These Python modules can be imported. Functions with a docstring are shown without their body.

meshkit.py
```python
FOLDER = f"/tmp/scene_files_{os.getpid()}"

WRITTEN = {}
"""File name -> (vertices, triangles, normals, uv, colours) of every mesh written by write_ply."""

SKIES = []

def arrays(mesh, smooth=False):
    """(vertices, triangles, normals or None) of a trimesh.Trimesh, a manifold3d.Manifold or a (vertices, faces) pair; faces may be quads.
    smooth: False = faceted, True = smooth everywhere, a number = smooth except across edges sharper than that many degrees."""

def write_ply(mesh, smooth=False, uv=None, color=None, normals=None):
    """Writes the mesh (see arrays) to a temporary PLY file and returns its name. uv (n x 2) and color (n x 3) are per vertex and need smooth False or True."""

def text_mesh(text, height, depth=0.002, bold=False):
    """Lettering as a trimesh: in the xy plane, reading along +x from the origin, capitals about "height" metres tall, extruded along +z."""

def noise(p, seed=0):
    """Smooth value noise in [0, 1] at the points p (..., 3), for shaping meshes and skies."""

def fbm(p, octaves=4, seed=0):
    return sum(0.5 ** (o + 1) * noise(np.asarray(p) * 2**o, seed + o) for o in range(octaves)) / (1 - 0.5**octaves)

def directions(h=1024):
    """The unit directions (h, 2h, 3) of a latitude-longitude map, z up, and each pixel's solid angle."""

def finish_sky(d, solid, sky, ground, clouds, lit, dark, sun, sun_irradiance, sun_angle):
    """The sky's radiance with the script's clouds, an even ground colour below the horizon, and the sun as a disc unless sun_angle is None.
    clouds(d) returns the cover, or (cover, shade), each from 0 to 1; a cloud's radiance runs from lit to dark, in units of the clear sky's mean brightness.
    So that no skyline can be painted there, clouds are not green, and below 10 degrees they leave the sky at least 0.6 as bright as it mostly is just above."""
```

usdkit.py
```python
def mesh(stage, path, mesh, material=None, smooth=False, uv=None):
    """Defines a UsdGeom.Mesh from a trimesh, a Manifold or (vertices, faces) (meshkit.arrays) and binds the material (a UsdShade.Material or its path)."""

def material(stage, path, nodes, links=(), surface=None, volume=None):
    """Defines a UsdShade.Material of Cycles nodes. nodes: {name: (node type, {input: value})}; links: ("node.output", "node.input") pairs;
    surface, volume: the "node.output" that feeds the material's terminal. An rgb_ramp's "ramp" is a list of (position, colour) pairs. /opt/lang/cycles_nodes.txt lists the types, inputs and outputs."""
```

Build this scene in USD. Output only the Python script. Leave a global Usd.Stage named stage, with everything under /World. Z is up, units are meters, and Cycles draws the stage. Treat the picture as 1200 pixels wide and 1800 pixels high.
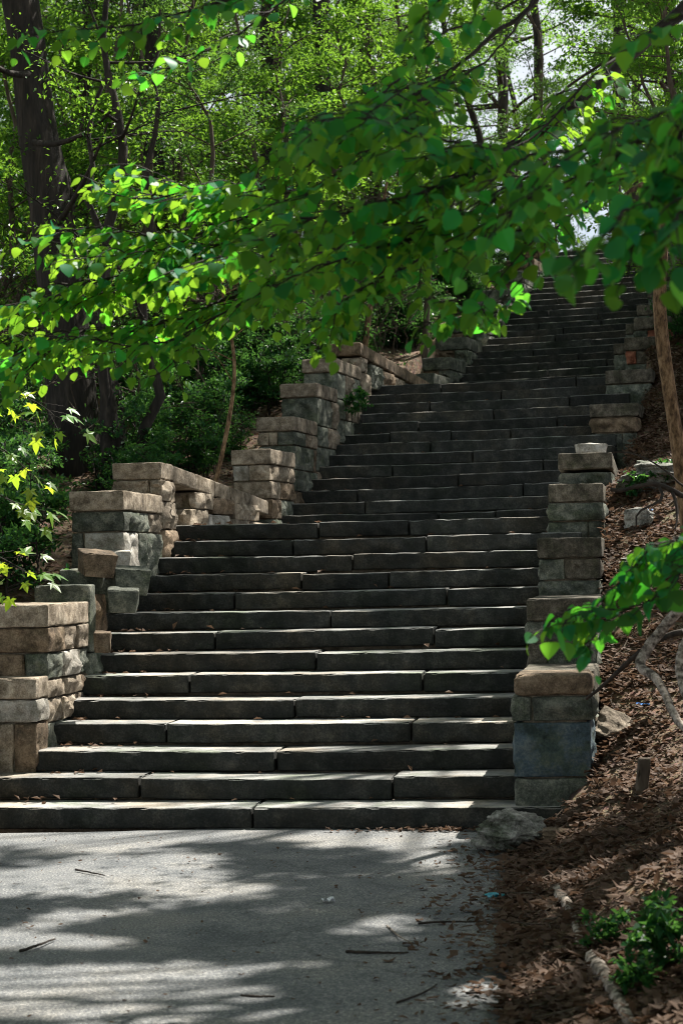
import math, numpy as np, trimesh, usdkit, meshkit
from pxr import Usd, UsdGeom, UsdLux, UsdShade, Gf, Sdf, Vt

stage = Usd.Stage.CreateInMemory()
UsdGeom.SetStageUpAxis(stage, 'Z'); UsdGeom.SetStageMetersPerUnit(stage, 1.0)
W = UsdGeom.Xform.Define(stage, '/World'); stage.SetDefaultPrim(W.GetPrim())
UsdGeom.Scope.Define(stage, '/World/Looks')

# ------------------------------------------------------------------ camera, sky, sun, exposure
EYE = np.array([0, 0, 1.75]); PITCH, ROLL, FPX = .0288, -.0206, 3300.0
SUN_EL, SUN_AZ = math.radians(57), math.radians(44)
SKY_STRENGTH, SUN_INTENSITY, EXPOSURE = .05, 1.25, 1.28
cp, sp = math.cos(PITCH), math.sin(PITCH); cr, sr = math.cos(ROLL), math.sin(ROLL)
FWD = np.array([0, cp, sp]); _up = np.array([0, -sp, cp]); _rt = np.array([1., 0, 0])
XC = cr * _rt + sr * _up; YC = cr * _up - sr * _rt
cam = UsdGeom.Camera.Define(stage, '/World/camera')
cam.CreateHorizontalApertureAttr(24.0); cam.CreateVerticalApertureAttr(36.0); cam.CreateFocalLengthAttr(24.0 * FPX / 1200)
cam.CreateFStopAttr(4.5); cam.CreateFocusDistanceAttr(14.5); cam.CreateExposureAttr(EXPOSURE); cam.CreateClippingRangeAttr((.1, 5000))
m = Gf.Matrix4d(*XC, 0, *YC, 0, *(-FWD), 0, *EYE, 1); cam.AddTransformOp().Set(m)
SUNV = np.array([math.sin(SUN_AZ) * math.cos(SUN_EL), math.cos(SUN_AZ) * math.cos(SUN_EL), math.sin(SUN_EL)])
dome = UsdLux.DomeLight.Define(stage, '/World/sky')
sky = usdkit.material(stage, '/World/Looks/sky', {
    's': ('sky_texture', {'sky_type': 'single_scattering', 'sun_disc': False, 'sun_elevation': SUN_EL, 'sun_rotation': SUN_AZ, 'aerosol_density': 2.2}),
    't': ('texture_coordinate', {}), 'm': ('mapping', {'scale': (1, 1, 2.2)}), 'n': ('noise_texture', {'scale': 2.6, 'detail': 7, 'roughness': .6}), 'c': ('map_range', {'from_min': .36, 'from_max': .58, 'to_min': .2, 'to_max': .85, 'clamp': True}),
    'x': ('mix', {'color2': (8.5, 8.9, 9.3)}), 'b': ('background_shader', {'strength': SKY_STRENGTH})},
    [('t.generated', 'm.vector'), ('m.vector', 'n.vector'), ('n.fac', 'c.value'), ('c.result', 'x.fac'), ('s.color', 'x.color1'), ('x.color', 'b.color')], surface='b.background')
UsdShade.MaterialBindingAPI.Apply(dome.GetPrim()).Bind(sky)
for k, v in (('label', 'bright hazy spring sky behind the trees'), ('category', 'sky'), ('kind', 'structure')): dome.GetPrim().SetCustomDataByKey(k, v)
sun = UsdLux.DistantLight.Define(stage, '/World/sun')
sun.CreateNormalizeAttr(True) if hasattr(sun, 'CreateNormalizeAttr') else None
sun.CreateIntensityAttr(SUN_INTENSITY); sun.CreateAngleAttr(.53); sun.CreateColorAttr((1, .95, .86))
_z = SUNV; _x = np.cross([0, 0, 1], _z); _x /= np.linalg.norm(_x); _y = np.cross(_z, _x)
sun.AddTransformOp().Set(Gf.Matrix4d(*_x, 0, *_y, 0, *_z, 0, 0, 0, 50, 1))

# ------------------------------------------------------------------ helpers
rng = np.random.default_rng(7)
used = {}
def numbered(parent, name):
    k = (parent, name); n = used.get(k, 0); used[k] = n + 1
    return f'{parent}/{name}' + (f'_{n:03d}' if n else '')
def tag(prim, label=None, cat=None, group=None, kind=None):
    for k, v in (('label', label), ('category', cat), ('group', group), ('kind', kind)):
        if v: prim.SetCustomDataByKey(k, v)
    return prim
def thing(name, label, cat, loc=(0, 0, 0), rz=0, sc=None, group=None, kind=None):
    x = UsdGeom.Xform.Define(stage, numbered('/World', name))
    x.AddTranslateOp().Set(Gf.Vec3d(*map(float, loc))); x.AddRotateZOp().Set(float(math.degrees(rz)))
    if sc is not None: x.AddScaleOp().Set(Gf.Vec3f(*([float(sc)] * 3 if np.ndim(sc) == 0 else map(float, sc))))
    return tag(x.GetPrim(), label, cat, group, kind)
def part(name, mesh, mat, parent, smooth=False, label=None, kind=None):
    p = usdkit.mesh(stage, numbered(str(parent.GetPath()), name), mesh, mat, smooth).GetPrim()
    return tag(p, label, None, None, kind)
def solo(name, mesh, mat, label, cat=None, group=None, kind=None, smooth=False):
    return tag(usdkit.mesh(stage, numbered('/World', name), mesh, mat, smooth).GetPrim(), label, cat, group, kind)
def dup(src, loc, rz, sc, label=None, group=None):
    d = src.GetCustomData()
    import re; r = thing(re.sub(r'_\d{3}$', '', src.GetName()), label or d['label'], d['category'], loc, rz, sc, group or d.get('group'))
    r.GetReferences().AddInternalReference(src.GetPath()); r.SetInstanceable(True)
    return r
def at(px, py, y):
    """the point at depth y (metres north of the camera) seen at a pixel of the 1200 x 1800 photograph"""
    d = FWD + XC * (px - 600) / FPX - YC * (py - 900) / FPX
    return EYE + d * (y / d[1])
def on_ground(px, py, y0=4.0, y1=60.0):
    d = FWD + XC * (px - 600) / FPX - YC * (py - 900) / FPX
    for y in np.arange(y0, y1, .03):
        p = EYE + d * (y / d[1])
        if p[2] <= surface(p[0], p[1]): return p
    return p
def fbm(p, seed=0, octaves=3):
    p = np.asarray(p, float); out = 0; a = .5; t = 0
    for o in range(octaves):
        out = out + a * meshkit.noise(p * 2.0 ** o, seed + 17 * o); t += a; a *= .5
    return out / t
def join(ms):
    vs, fs, n = [], [], 0
    for v, f in ms:
        vs.append(v); fs.append(np.asarray(f) + n); n += len(v)
    return np.vstack(vs), np.vstack(fs)
def tube(points, radii, sides=8, cap=True, wob=0, seed=0):
    p = np.asarray(points, float); t = np.gradient(p, axis=0); t /= np.linalg.norm(t, axis=1, keepdims=True) + 1e-12
    ref = np.array([0, 0, 1.]) if abs(t[:, 2]).mean() < .8 else np.array([1., 0, 0])
    a = np.cross(t, ref); a /= np.linalg.norm(a, axis=1, keepdims=True) + 1e-12; b = np.cross(t, a)
    ang = np.arange(sides) * 2 * np.pi / sides; r = np.broadcast_to(radii, (len(p),))[:, None, None]
    dirs = np.cos(ang)[None, :, None] * a[:, None] + np.sin(ang)[None, :, None] * b[:, None]
    if wob:
        r = r * (1 + wob * (meshkit.noise((p[:, None] + dirs * .5) * 3.0, seed)[..., None] - .5))
    v = (p[:, None] + r * dirs).reshape(-1, 3)
    i, j = np.meshgrid(np.arange(len(p) - 1), np.arange(sides), indexing='ij')
    q = np.stack([i * sides + j, i * sides + (j + 1) % sides, (i + 1) * sides + (j + 1) % sides, (i + 1) * sides + j], -1).reshape(-1, 4)
    f = np.vstack([q[:, [0, 2, 1]], q[:, [0, 3, 2]]])
    if cap:
        n = len(v); v = np.vstack([v, p[0], p[-1]]); L = (len(p) - 1) * sides; k = np.arange(sides)
        f = np.vstack([f, np.stack([np.full(sides, n), k, (k + 1) % sides], 1), np.stack([np.full(sides, n + 1), L + (k + 1) % sides, L + k], 1)])
    return v, f
def smooth_line(pts, n):
    pts = np.asarray(pts, float)
    if len(pts) < 3: return np.stack([np.interp(np.linspace(0, 1, n), [0, 1], pts[:, k]) for k in range(pts.shape[1])], 1)
    from scipy.interpolate import CubicSpline
    d = np.r_[0, np.cumsum(np.linalg.norm(np.diff(pts, axis=0), axis=1))]
    return CubicSpline(d, pts)(np.linspace(0, d[-1], n))

# ------------------------------------------------------------------ materials
def mat(name, nodes, links, surface='p.BSDF'): return usdkit.material(stage, '/World/Looks/' + name, nodes, links, surface=surface)
def stone_mat(name, dark, mid, light, scale=9, rough=.85, bump=.6, moss=None, random=.35):
    n = {'g': ('geometry', {}), 'o': ('object_info', {}),
         'n1': ('noise_texture', {'scale': scale, 'detail': 6, 'roughness': .65}), 'n2': ('noise_texture', {'scale': scale * 9, 'detail': 4, 'roughness': .7}),
         'n3': ('noise_texture', {'scale': 3.6, 'detail': 6, 'roughness': .7}),
         'r': ('rgb_ramp', {'ramp': [(.38, dark), (.49, mid), (.61, light)]}), 'mx': ('mix_float', {'fac': .4}),
         'v': ('map_range', {'from_min': 0, 'from_max': 1, 'to_min': 1 - random, 'to_max': 1 + random}), 'h': ('hsv', {'hue': .5, 'saturation': 1}),
         's': ('rgb_ramp', {'ramp': [(.40, (1.15, 1.13, 1.1)), (.5, (.95, .95, .95)), (.6, moss or (.62, .60, .56))]}), 'mm': ('mix', {'mix_type': 'multiply', 'fac': 1}),
         'b1': ('bump', {'strength': bump, 'distance': .035}), 'b2': ('bump', {'strength': bump, 'distance': .008}), 'p': ('principled_bsdf', {'roughness': rough, 'specular_ior_level': .3})}
    l = [('g.position', 'n1.vector'), ('g.position', 'n2.vector'), ('g.position', 'n3.vector'), ('n1.fac', 'mx.a'), ('n2.fac', 'mx.b'), ('mx.result', 'r.fac'),
         ('o.random', 'v.value'), ('v.result', 'h.value'), ('r.color', 'h.color'), ('n3.fac', 's.fac'), ('h.color', 'mm.color1'), ('s.color', 'mm.color2'), ('mm.color', 'p.base_color'),
         ('n1.fac', 'b1.height'), ('n2.fac', 'b2.height'), ('b1.normal', 'b2.normal'), ('b2.normal', 'p.normal')]
    return mat(name, n, l)
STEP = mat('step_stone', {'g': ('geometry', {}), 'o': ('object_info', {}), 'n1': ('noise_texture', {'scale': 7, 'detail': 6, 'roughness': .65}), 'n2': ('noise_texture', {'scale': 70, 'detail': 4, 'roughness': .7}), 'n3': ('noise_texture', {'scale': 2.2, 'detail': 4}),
    'mx': ('mix_float', {'fac': .45}), 'r': ('rgb_ramp', {'ramp': [(.36, (.009, .011, .010)), (.5, (.022, .024, .022)), (.66, (.065, .065, .058))]}), 'rt': ('rgb_ramp', {'ramp': [(.36, (.17, .173, .17)), (.5, (.30, .30, .293)), (.66, (.44, .435, .42))]}),  # tread tops paler, risers darker by normal: wear plus painted sun and shade
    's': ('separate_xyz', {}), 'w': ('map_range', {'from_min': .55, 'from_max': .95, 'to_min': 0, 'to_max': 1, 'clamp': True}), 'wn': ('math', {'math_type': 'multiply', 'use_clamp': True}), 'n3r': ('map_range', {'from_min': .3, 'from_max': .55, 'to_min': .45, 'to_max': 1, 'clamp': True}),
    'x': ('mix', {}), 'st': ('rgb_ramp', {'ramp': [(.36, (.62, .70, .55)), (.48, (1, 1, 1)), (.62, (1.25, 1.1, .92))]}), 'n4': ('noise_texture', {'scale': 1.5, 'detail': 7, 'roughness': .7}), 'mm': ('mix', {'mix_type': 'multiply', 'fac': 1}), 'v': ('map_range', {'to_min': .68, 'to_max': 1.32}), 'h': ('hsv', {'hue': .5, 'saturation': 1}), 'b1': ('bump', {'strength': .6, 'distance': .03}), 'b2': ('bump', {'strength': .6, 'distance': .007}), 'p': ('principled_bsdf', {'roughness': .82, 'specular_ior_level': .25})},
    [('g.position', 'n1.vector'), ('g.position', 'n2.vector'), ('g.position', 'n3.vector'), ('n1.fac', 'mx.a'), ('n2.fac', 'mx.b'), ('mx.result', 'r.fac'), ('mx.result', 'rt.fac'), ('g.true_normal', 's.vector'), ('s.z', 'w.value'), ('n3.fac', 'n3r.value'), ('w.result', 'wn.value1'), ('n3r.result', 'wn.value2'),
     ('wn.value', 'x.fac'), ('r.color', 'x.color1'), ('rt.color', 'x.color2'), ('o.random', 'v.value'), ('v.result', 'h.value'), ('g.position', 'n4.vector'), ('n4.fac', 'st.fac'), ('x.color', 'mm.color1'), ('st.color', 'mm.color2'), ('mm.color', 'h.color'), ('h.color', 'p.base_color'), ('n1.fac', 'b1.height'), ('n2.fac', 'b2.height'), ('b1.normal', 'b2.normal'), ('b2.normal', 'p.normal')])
TAN = stone_mat('tan_granite', (.095, .075, .055), (.215, .175, .130), (.37, .32, .255), 11, .88, .6, (.52, .50, .46), .25)
BROWN = stone_mat('brown_stone', (.06, .042, .028), (.15, .108, .07), (.28, .21, .145), 9, .85, .8, (.5, .5, .45), .25)
GREEN = stone_mat('grey_green_stone', (.035, .042, .034), (.095, .105, .086), (.23, .235, .19), 9, .85, .8, (.6, .66, .55), .3)
PALE = stone_mat('pale_stone', (.16, .145, .12), (.31, .29, .255), (.48, .46, .42), 9, .85, .7, (.6, .6, .55), .15)
BLUE = stone_mat('blue_grey_stone', (.024, .040, .050), (.055, .082, .100), (.12, .142, .14), 6, .8, .6, (.7, .7, .5), .1)
UMBER = stone_mat('dark_brown_stone', (.03, .027, .02), (.085, .074, .056), (.19, .17, .135), 10, .88, .7, (.55, .6, .5), .2)
RED = stone_mat('red_stone', (.15, .05, .03), (.28, .10, .06), (.4, .2, .13), 12, .9, .6, None, .1)
ROCK = stone_mat('field_rock', (.06, .06, .052), (.20, .195, .175), (.40, .39, .36), 8, .9, .9, (.45, .5, .42), .2)
MORTAR = stone_mat('mortar', (.10, .085, .065), (.2, .17, .13), (.3, .27, .21), 14, .95, .7, None, 0)
def simple(name, ramp, scale, rough=.8, bump=.5, dist=.01, detail=5, vec=None, spec=.3, random=0):
    n = {'g': ('geometry', {}), 'o': ('object_info', {}), 'n': ('noise_texture', {'scale': scale, 'detail': detail, 'roughness': .65}), 'r': ('rgb_ramp', {'ramp': ramp}),
         'v': ('map_range', {'to_min': 1 - random, 'to_max': 1 + random}), 'h': ('hsv', {'hue': .5, 'saturation': 1}),
         'b': ('bump', {'strength': bump, 'distance': dist}), 'p': ('principled_bsdf', {'roughness': rough, 'specular_ior_level': spec})}
    l = [('n.fac', 'r.fac'), ('o.random', 'v.value'), ('v.result', 'h.value'), ('r.color', 'h.color'), ('h.color', 'p.base_color'), ('n.fac', 'b.height'), ('b.normal', 'p.normal')]
    if vec:
        n['m'] = ('mapping', {'scale': vec}); l += [('g.position', 'm.vector'), ('m.vector', 'n.vector')]
    else: l += [('g.position', 'n.vector')]
    return mat(name, n, l)
BARK = simple('dark_bark', [(.3, (.008, .007, .006)), (.55, (.03, .025, .02)), (.75, (.075, .06, .048))], 14, .9, 1.0, .03, 6, (1, 1, .16))
BARK2 = simple('grey_brown_bark', [(.3, (.03, .022, .015)), (.55, (.09, .07, .05)), (.75, (.17, .14, .11))], 16, .9, .9, .02, 6, (1, 1, .2))
LIGHTBARK = simple('light_brown_bark', [(.38, (.06, .036, .018)), (.5, (.17, .105, .055)), (.62, (.30, .20, .115))], 30, .88, 1.0, .03, 7, (1, 1, .42))
TWIG = simple('twig_bark', [(.3, (.010, .008, .006)), (.7, (.045, .035, .028))], 30, .8, .4, .004)
DEADWOOD = simple('bleached_dead_wood', [(.40, (.05, .04, .032)), (.5, (.19, .155, .125)), (.6, (.38, .33, .285))], 24, .85, .6, .008)
DARKWOOD = simple('dark_dead_wood', [(.3, (.010, .008, .007)), (.7, (.055, .042, .032))], 20, .85, .6, .008)
SOIL = mat('forest_floor', {'g': ('geometry', {}), 'n': ('noise_texture', {'scale': 16, 'detail': 6, 'roughness': .75}), 'v': ('voronoi_texture', {'scale': 28}),
    'r': ('rgb_ramp', {'ramp': [(.3, (.045, .032, .022)), (.5, (.13, .092, .064)), (.7, (.26, .195, .14))]}), 'w': ('hsv', {'saturation': .35, 'value': 1, 'color': (.5, .5, .5)}),
    'mv': ('mix', {'mix_type': 'overlay', 'fac': .5}), 'b': ('bump', {'strength': .9, 'distance': .03}), 'p': ('principled_bsdf', {'roughness': .95, 'specular_ior_level': .15})},
    [('g.position', 'n.vector'), ('g.position', 'v.vector'), ('n.fac', 'r.fac'), ('v.color', 'w.color'), ('r.color', 'mv.color1'), ('w.color', 'mv.color2'), ('mv.color', 'p.base_color'), ('n.fac', 'b.height'), ('b.normal', 'p.normal')])
ASPHALT = mat('asphalt', {'g': ('geometry', {}), 'n': ('noise_texture', {'scale': 75, 'detail': 5, 'roughness': .85}), 'n2': ('noise_texture', {'scale': 1.3, 'detail': 6, 'roughness': .65}), 'v': ('voronoi_texture', {'scale': 70}), 'vs': ('voronoi_texture', {'scale': 130}),
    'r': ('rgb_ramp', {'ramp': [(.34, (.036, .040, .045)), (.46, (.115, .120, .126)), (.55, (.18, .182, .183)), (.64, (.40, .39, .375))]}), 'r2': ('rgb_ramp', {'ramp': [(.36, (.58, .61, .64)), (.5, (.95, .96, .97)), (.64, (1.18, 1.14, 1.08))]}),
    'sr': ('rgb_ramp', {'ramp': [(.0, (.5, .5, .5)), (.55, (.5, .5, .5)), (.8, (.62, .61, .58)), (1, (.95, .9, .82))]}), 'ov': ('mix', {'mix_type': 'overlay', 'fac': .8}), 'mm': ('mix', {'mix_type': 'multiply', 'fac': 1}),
    'nw': ('noise_texture', {'scale': 3.5, 'detail': 4}), 'sc': ('vector_math', {'math_type': 'scale', 'scale': .45}), 'ad': ('vector_math', {'math_type': 'add'}), 'vc': ('voronoi_texture', {'feature': 'distance_to_edge', 'scale': .42}), 'cr': ('rgb_ramp', {'ramp': [(0, (.3, .3, .3)), (.004, (.45, .45, .45)), (.010, (1, 1, 1))]}), 'm3': ('mix', {'mix_type': 'multiply', 'fac': .35}),
    'b': ('bump', {'strength': .7, 'distance': .006}), 'p': ('principled_bsdf', {'roughness': .85, 'specular_ior_level': .3})},
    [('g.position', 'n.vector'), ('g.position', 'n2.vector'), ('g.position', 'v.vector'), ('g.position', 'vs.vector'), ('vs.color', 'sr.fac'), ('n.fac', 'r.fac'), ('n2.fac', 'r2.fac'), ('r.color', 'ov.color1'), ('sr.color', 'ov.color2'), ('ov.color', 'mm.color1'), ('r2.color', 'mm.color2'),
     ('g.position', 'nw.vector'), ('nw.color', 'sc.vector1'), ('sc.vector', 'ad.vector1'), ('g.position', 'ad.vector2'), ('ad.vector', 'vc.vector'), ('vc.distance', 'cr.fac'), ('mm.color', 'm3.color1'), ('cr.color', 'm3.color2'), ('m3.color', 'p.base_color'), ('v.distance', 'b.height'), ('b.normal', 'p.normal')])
def leaf_mat(name, refl, trans, tmix=.45, rnd='island', rough=.38, hue=.02, val=.35, spec=.5):
    src = ('geometry', 'random_per_island') if rnd == 'island' else ('object_info', 'random')
    n = {'o': (src[0], {}), 'hu': ('map_range', {'to_min': .5 - hue, 'to_max': .5 + hue}), 'va': ('map_range', {'to_min': 1 - val, 'to_max': 1 + val}), 'w': ('white_noise_texture', {'dimensions': '1D'}),
         'h1': ('hsv', {'saturation': 1, 'color': refl}), 'h2': ('hsv', {'saturation': 1, 'color': trans}),
         'p': ('principled_bsdf', {'roughness': rough, 'specular_ior_level': spec}), 't': ('translucent_bsdf', {}), 'x': ('mix_closure', {'fac': tmix})}
    s = f'o.{src[1]}'
    return mat(name, n, [(s, 'hu.value'), (s, 'w.w'), ('w.value', 'va.value'), ('hu.result', 'h1.hue'), ('hu.result', 'h2.hue'), ('va.result', 'h1.value'), ('va.result', 'h2.value'),
        ('h1.color', 'p.base_color'), ('h2.color', 't.color'), ('p.BSDF', 'x.closure1'), ('t.BSDF', 'x.closure2')], surface='x.closure')
LEAF = leaf_mat('branch_leaf', (.005, .135, .062), (.20, .58, .035), .5, 'object', hue=.035, val=.42, spec=.14, rough=.45)
LEAFS = leaf_mat('branch_leaf_mass', (.005, .135, .062), (.20, .58, .035), .5, hue=.035, val=.42, spec=.14, rough=.45)
MAPLE = leaf_mat('maple_leaf', (.06, .17, .03), (.42, .58, .03), .5, 'object')
WOODLEAF = leaf_mat('wood_leaf', (.014, .095, .034), (.14, .42, .035), .48, hue=.035, spec=.2)
WOODLEAF2 = leaf_mat('dark_wood_leaf', (.012, .062, .030), (.09, .27, .04), .45, hue=.03)
CANOPY = leaf_mat('canopy_leaf', (.02, .085, .03), (.12, .30, .03), .4)
SHRUBLEAF = leaf_mat('shrub_leaf', (.009, .066, .032), (.06, .24, .04), .42, hue=.03, spec=.2)
LITTER = mat('dead_leaf', {'g': ('geometry', {}), 'n': ('noise_texture', {'scale': 2.2, 'detail': 5, 'roughness': .65}), 'nr': ('rgb_ramp', {'ramp': [(.36, (.55, .52, .49)), (.5, (1, .98, .95)), (.62, (1.25, 1.2, 1.12))]}), 'mm': ('mix', {'mix_type': 'multiply', 'fac': 1}), 'r': ('rgb_ramp', {'ramp': [(0, (.11, .068, .045)), (.2, (.25, .16, .105)), (.5, (.42, .295, .21)), (.75, (.58, .45, .345)), (.93, (.74, .66, .58)), (.97, (.62, .5, .4)), (1, (.50, .20, .08))]}),
    'p': ('principled_bsdf', {'roughness': .7, 'specular_ior_level': .25}), 't': ('translucent_bsdf', {}), 'x': ('mix_closure', {'fac': .3})},
    [('g.random_per_island', 'r.fac'), ('g.position', 'n.vector'), ('n.fac', 'nr.fac'), ('r.color', 'mm.color1'), ('nr.color', 'mm.color2'), ('mm.color', 'p.base_color'), ('mm.color', 't.color'), ('p.BSDF', 'x.closure1'), ('t.BSDF', 'x.closure2')], surface='x.closure')
WHITE = simple('white_paper', [(.3, (.7, .72, .75)), (.7, (.82, .83, .85))], 20, .6, .2)
TEAL = simple('teal_plastic', [(.3, (.01, .22, .32)), (.7, (.03, .35, .45))], 15, .3, .2)
BLUEP = simple('blue_plastic', [(.3, (.05, .2, .6)), (.7, (.15, .4, .8))], 15, .3, .2)
ORANGE = simple('orange_plastic', [(.3, (.5, .2, .05)), (.7, (.65, .35, .12))], 15, .4, .2)

# ------------------------------------------------------------------ the lie of the land
H = .155
FL = []
for x0, y0, yaw, wid, d, n, zb in ((-2.3656, 12.9119, .1644, 3.5207, .3797, 14, 0), (-.6685, 20.9152, .263, 3.1635, .3907, 13, 14 * H), (1.5493, 29.1334, .3456, 2.5978, .3667, 24, 27 * H)):
    FL.append(dict(P=np.array([x0, y0, 0.]), a=np.array([math.sin(yaw), math.cos(yaw), 0]), b=np.array([math.cos(yaw), -math.sin(yaw), 0]), w=wid, d=d, n=n, zb=zb, yaw=yaw))
YL, XL = [0, 12.91, 17.78, 20.92, 25.44, 29.13, 37.3, 60], [-4.5, -2.37, -1.56, -.67, .55, 1.55, 4.5, 13]
YR, XR = [0, 3, 5.4, 8.8, 11.0, 12.34, 17.21, 20.09, 24.62, 28.25, 36.5, 60], [.2, .3, .5, .74, .95, 1.11, 1.92, 2.39, 3.61, 3.99, 6.9, 15]
ZY, ZZ = [0, 11.9, 17.6, 20.8, 25.3, 29, 38, 48, 80, 400], [0, 0, 2.2, 2.5, 4.3, 4.75, 7.9, 8.6, 9.4, 12]
SY, SZ = [0, 12.2, 12.7, 17.6, 20.7, 25.2, 28.9, 37.7, 60], [0, 0, .1, 2.17, 2.17, 4.185, 4.185, 7.9, 8.2]
def ground(x, y):
    x, y = np.asarray(x, float), np.asarray(y, float)
    xl, xr = np.interp(y, YL, XL), np.interp(y, YR, XR)
    z = np.interp(y, ZY, ZZ)
    dr = np.maximum(x - xr, 0); z = z + .40 * dr * np.exp(-dr / 14) * np.clip(dr / .5, 0, 1) ** .5
    dl = np.maximum(xl - .45 - x, 0); z = z - .02 * np.minimum(dl, 6) + np.where(y < 13, .35 * np.minimum(dl, 3), 0) * 0
    k = np.clip(np.minimum(np.abs(x - xl), np.abs(x - xr)) / .6, 0, 1)
    nz = fbm(np.stack([x * .7, y * .7, 0 * x], -1), 3) - .5
    n2 = fbm(np.stack([x * 3, y * 3, 0 * x], -1), 9) - .5
    z = z + (nz * .35 + n2 * .07) * np.where((x > xl) & (x < xr), 0, k) * np.where(y > 45, 2, 1)
    inside = (x > xl - np.where(y > 29, .45, .36)) & (x < xr + np.where(y < 12.4, .3, .50))
    low = np.where(y < 12.3, -.06, np.interp(y - .5, SY, SZ) - .55)
    return np.where(inside & (y < 39), np.where((y < 12.0) & (x > xr), z, np.minimum(z, low)), z)
def surface(x, y):
    g = float(ground(x, y)); return max(g, 0.004) if y < 12.6 and x < np.interp(y, YR, XR) + .15 else g
def shade_z(x, y): return np.interp(y, SY, SZ)
gx = np.unique(np.round(np.r_[-np.geomspace(7, 160, 26), np.arange(-7, 8.01, .13), np.geomspace(8.2, 160, 26)], 3))
gy = np.unique(np.round(np.r_[-40, -20, -8, -2, np.arange(1, 40, .15), np.geomspace(40.2, 260, 34)], 3))
X, Y = np.meshgrid(gx, gy); Z = ground(X, Y)
i, j = np.meshgrid(np.arange(len(gy) - 1), np.arange(len(gx) - 1), indexing='ij'); nx = len(gx)
quads = np.stack([i * nx + j, i * nx + j + 1, (i + 1) * nx + j + 1, (i + 1) * nx + j], -1).reshape(-1, 4)
solo('ground', (np.stack([X, Y, Z], -1).reshape(-1, 3), quads), SOIL, 'brown leaf strewn woodland slope rising on both sides of the stairs', 'ground', kind='structure', smooth=True)
# the asphalt path, with a ragged right edge that runs into the leaf litter
py_ = np.r_[-20, -8, 0, np.arange(2, 12.7, .12)]; cols = np.linspace(0, 1, 40)
xe = np.interp(py_, YR, XR) + .12 + .22 * (fbm(np.stack([py_ * 1.3, 0 * py_, 0 * py_], -1), 4) - .5)
PX = -9 + (xe[:, None] + 9) * cols[None]; PYY = np.repeat(py_[:, None], 40, 1)
PZ = .0 + .03 * (fbm(np.stack([PX * .8, PYY * .8, 0 * PX], -1), 11) - .5) - .05 * np.clip((cols[None] - .985) / .015, 0, 1)
i, j = np.meshgrid(np.arange(len(py_) - 1), np.arange(39), indexing='ij')
solo('path', (np.stack([PX, PYY, PZ], -1).reshape(-1, 3), np.stack([i * 40 + j, i * 40 + j + 1, (i + 1) * 40 + j + 1, (i + 1) * 40 + j], -1).reshape(-1, 4)), ASPHALT, 'grey asphalt path ending at the foot of the stairs', 'path', kind='structure', smooth=True)

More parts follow.
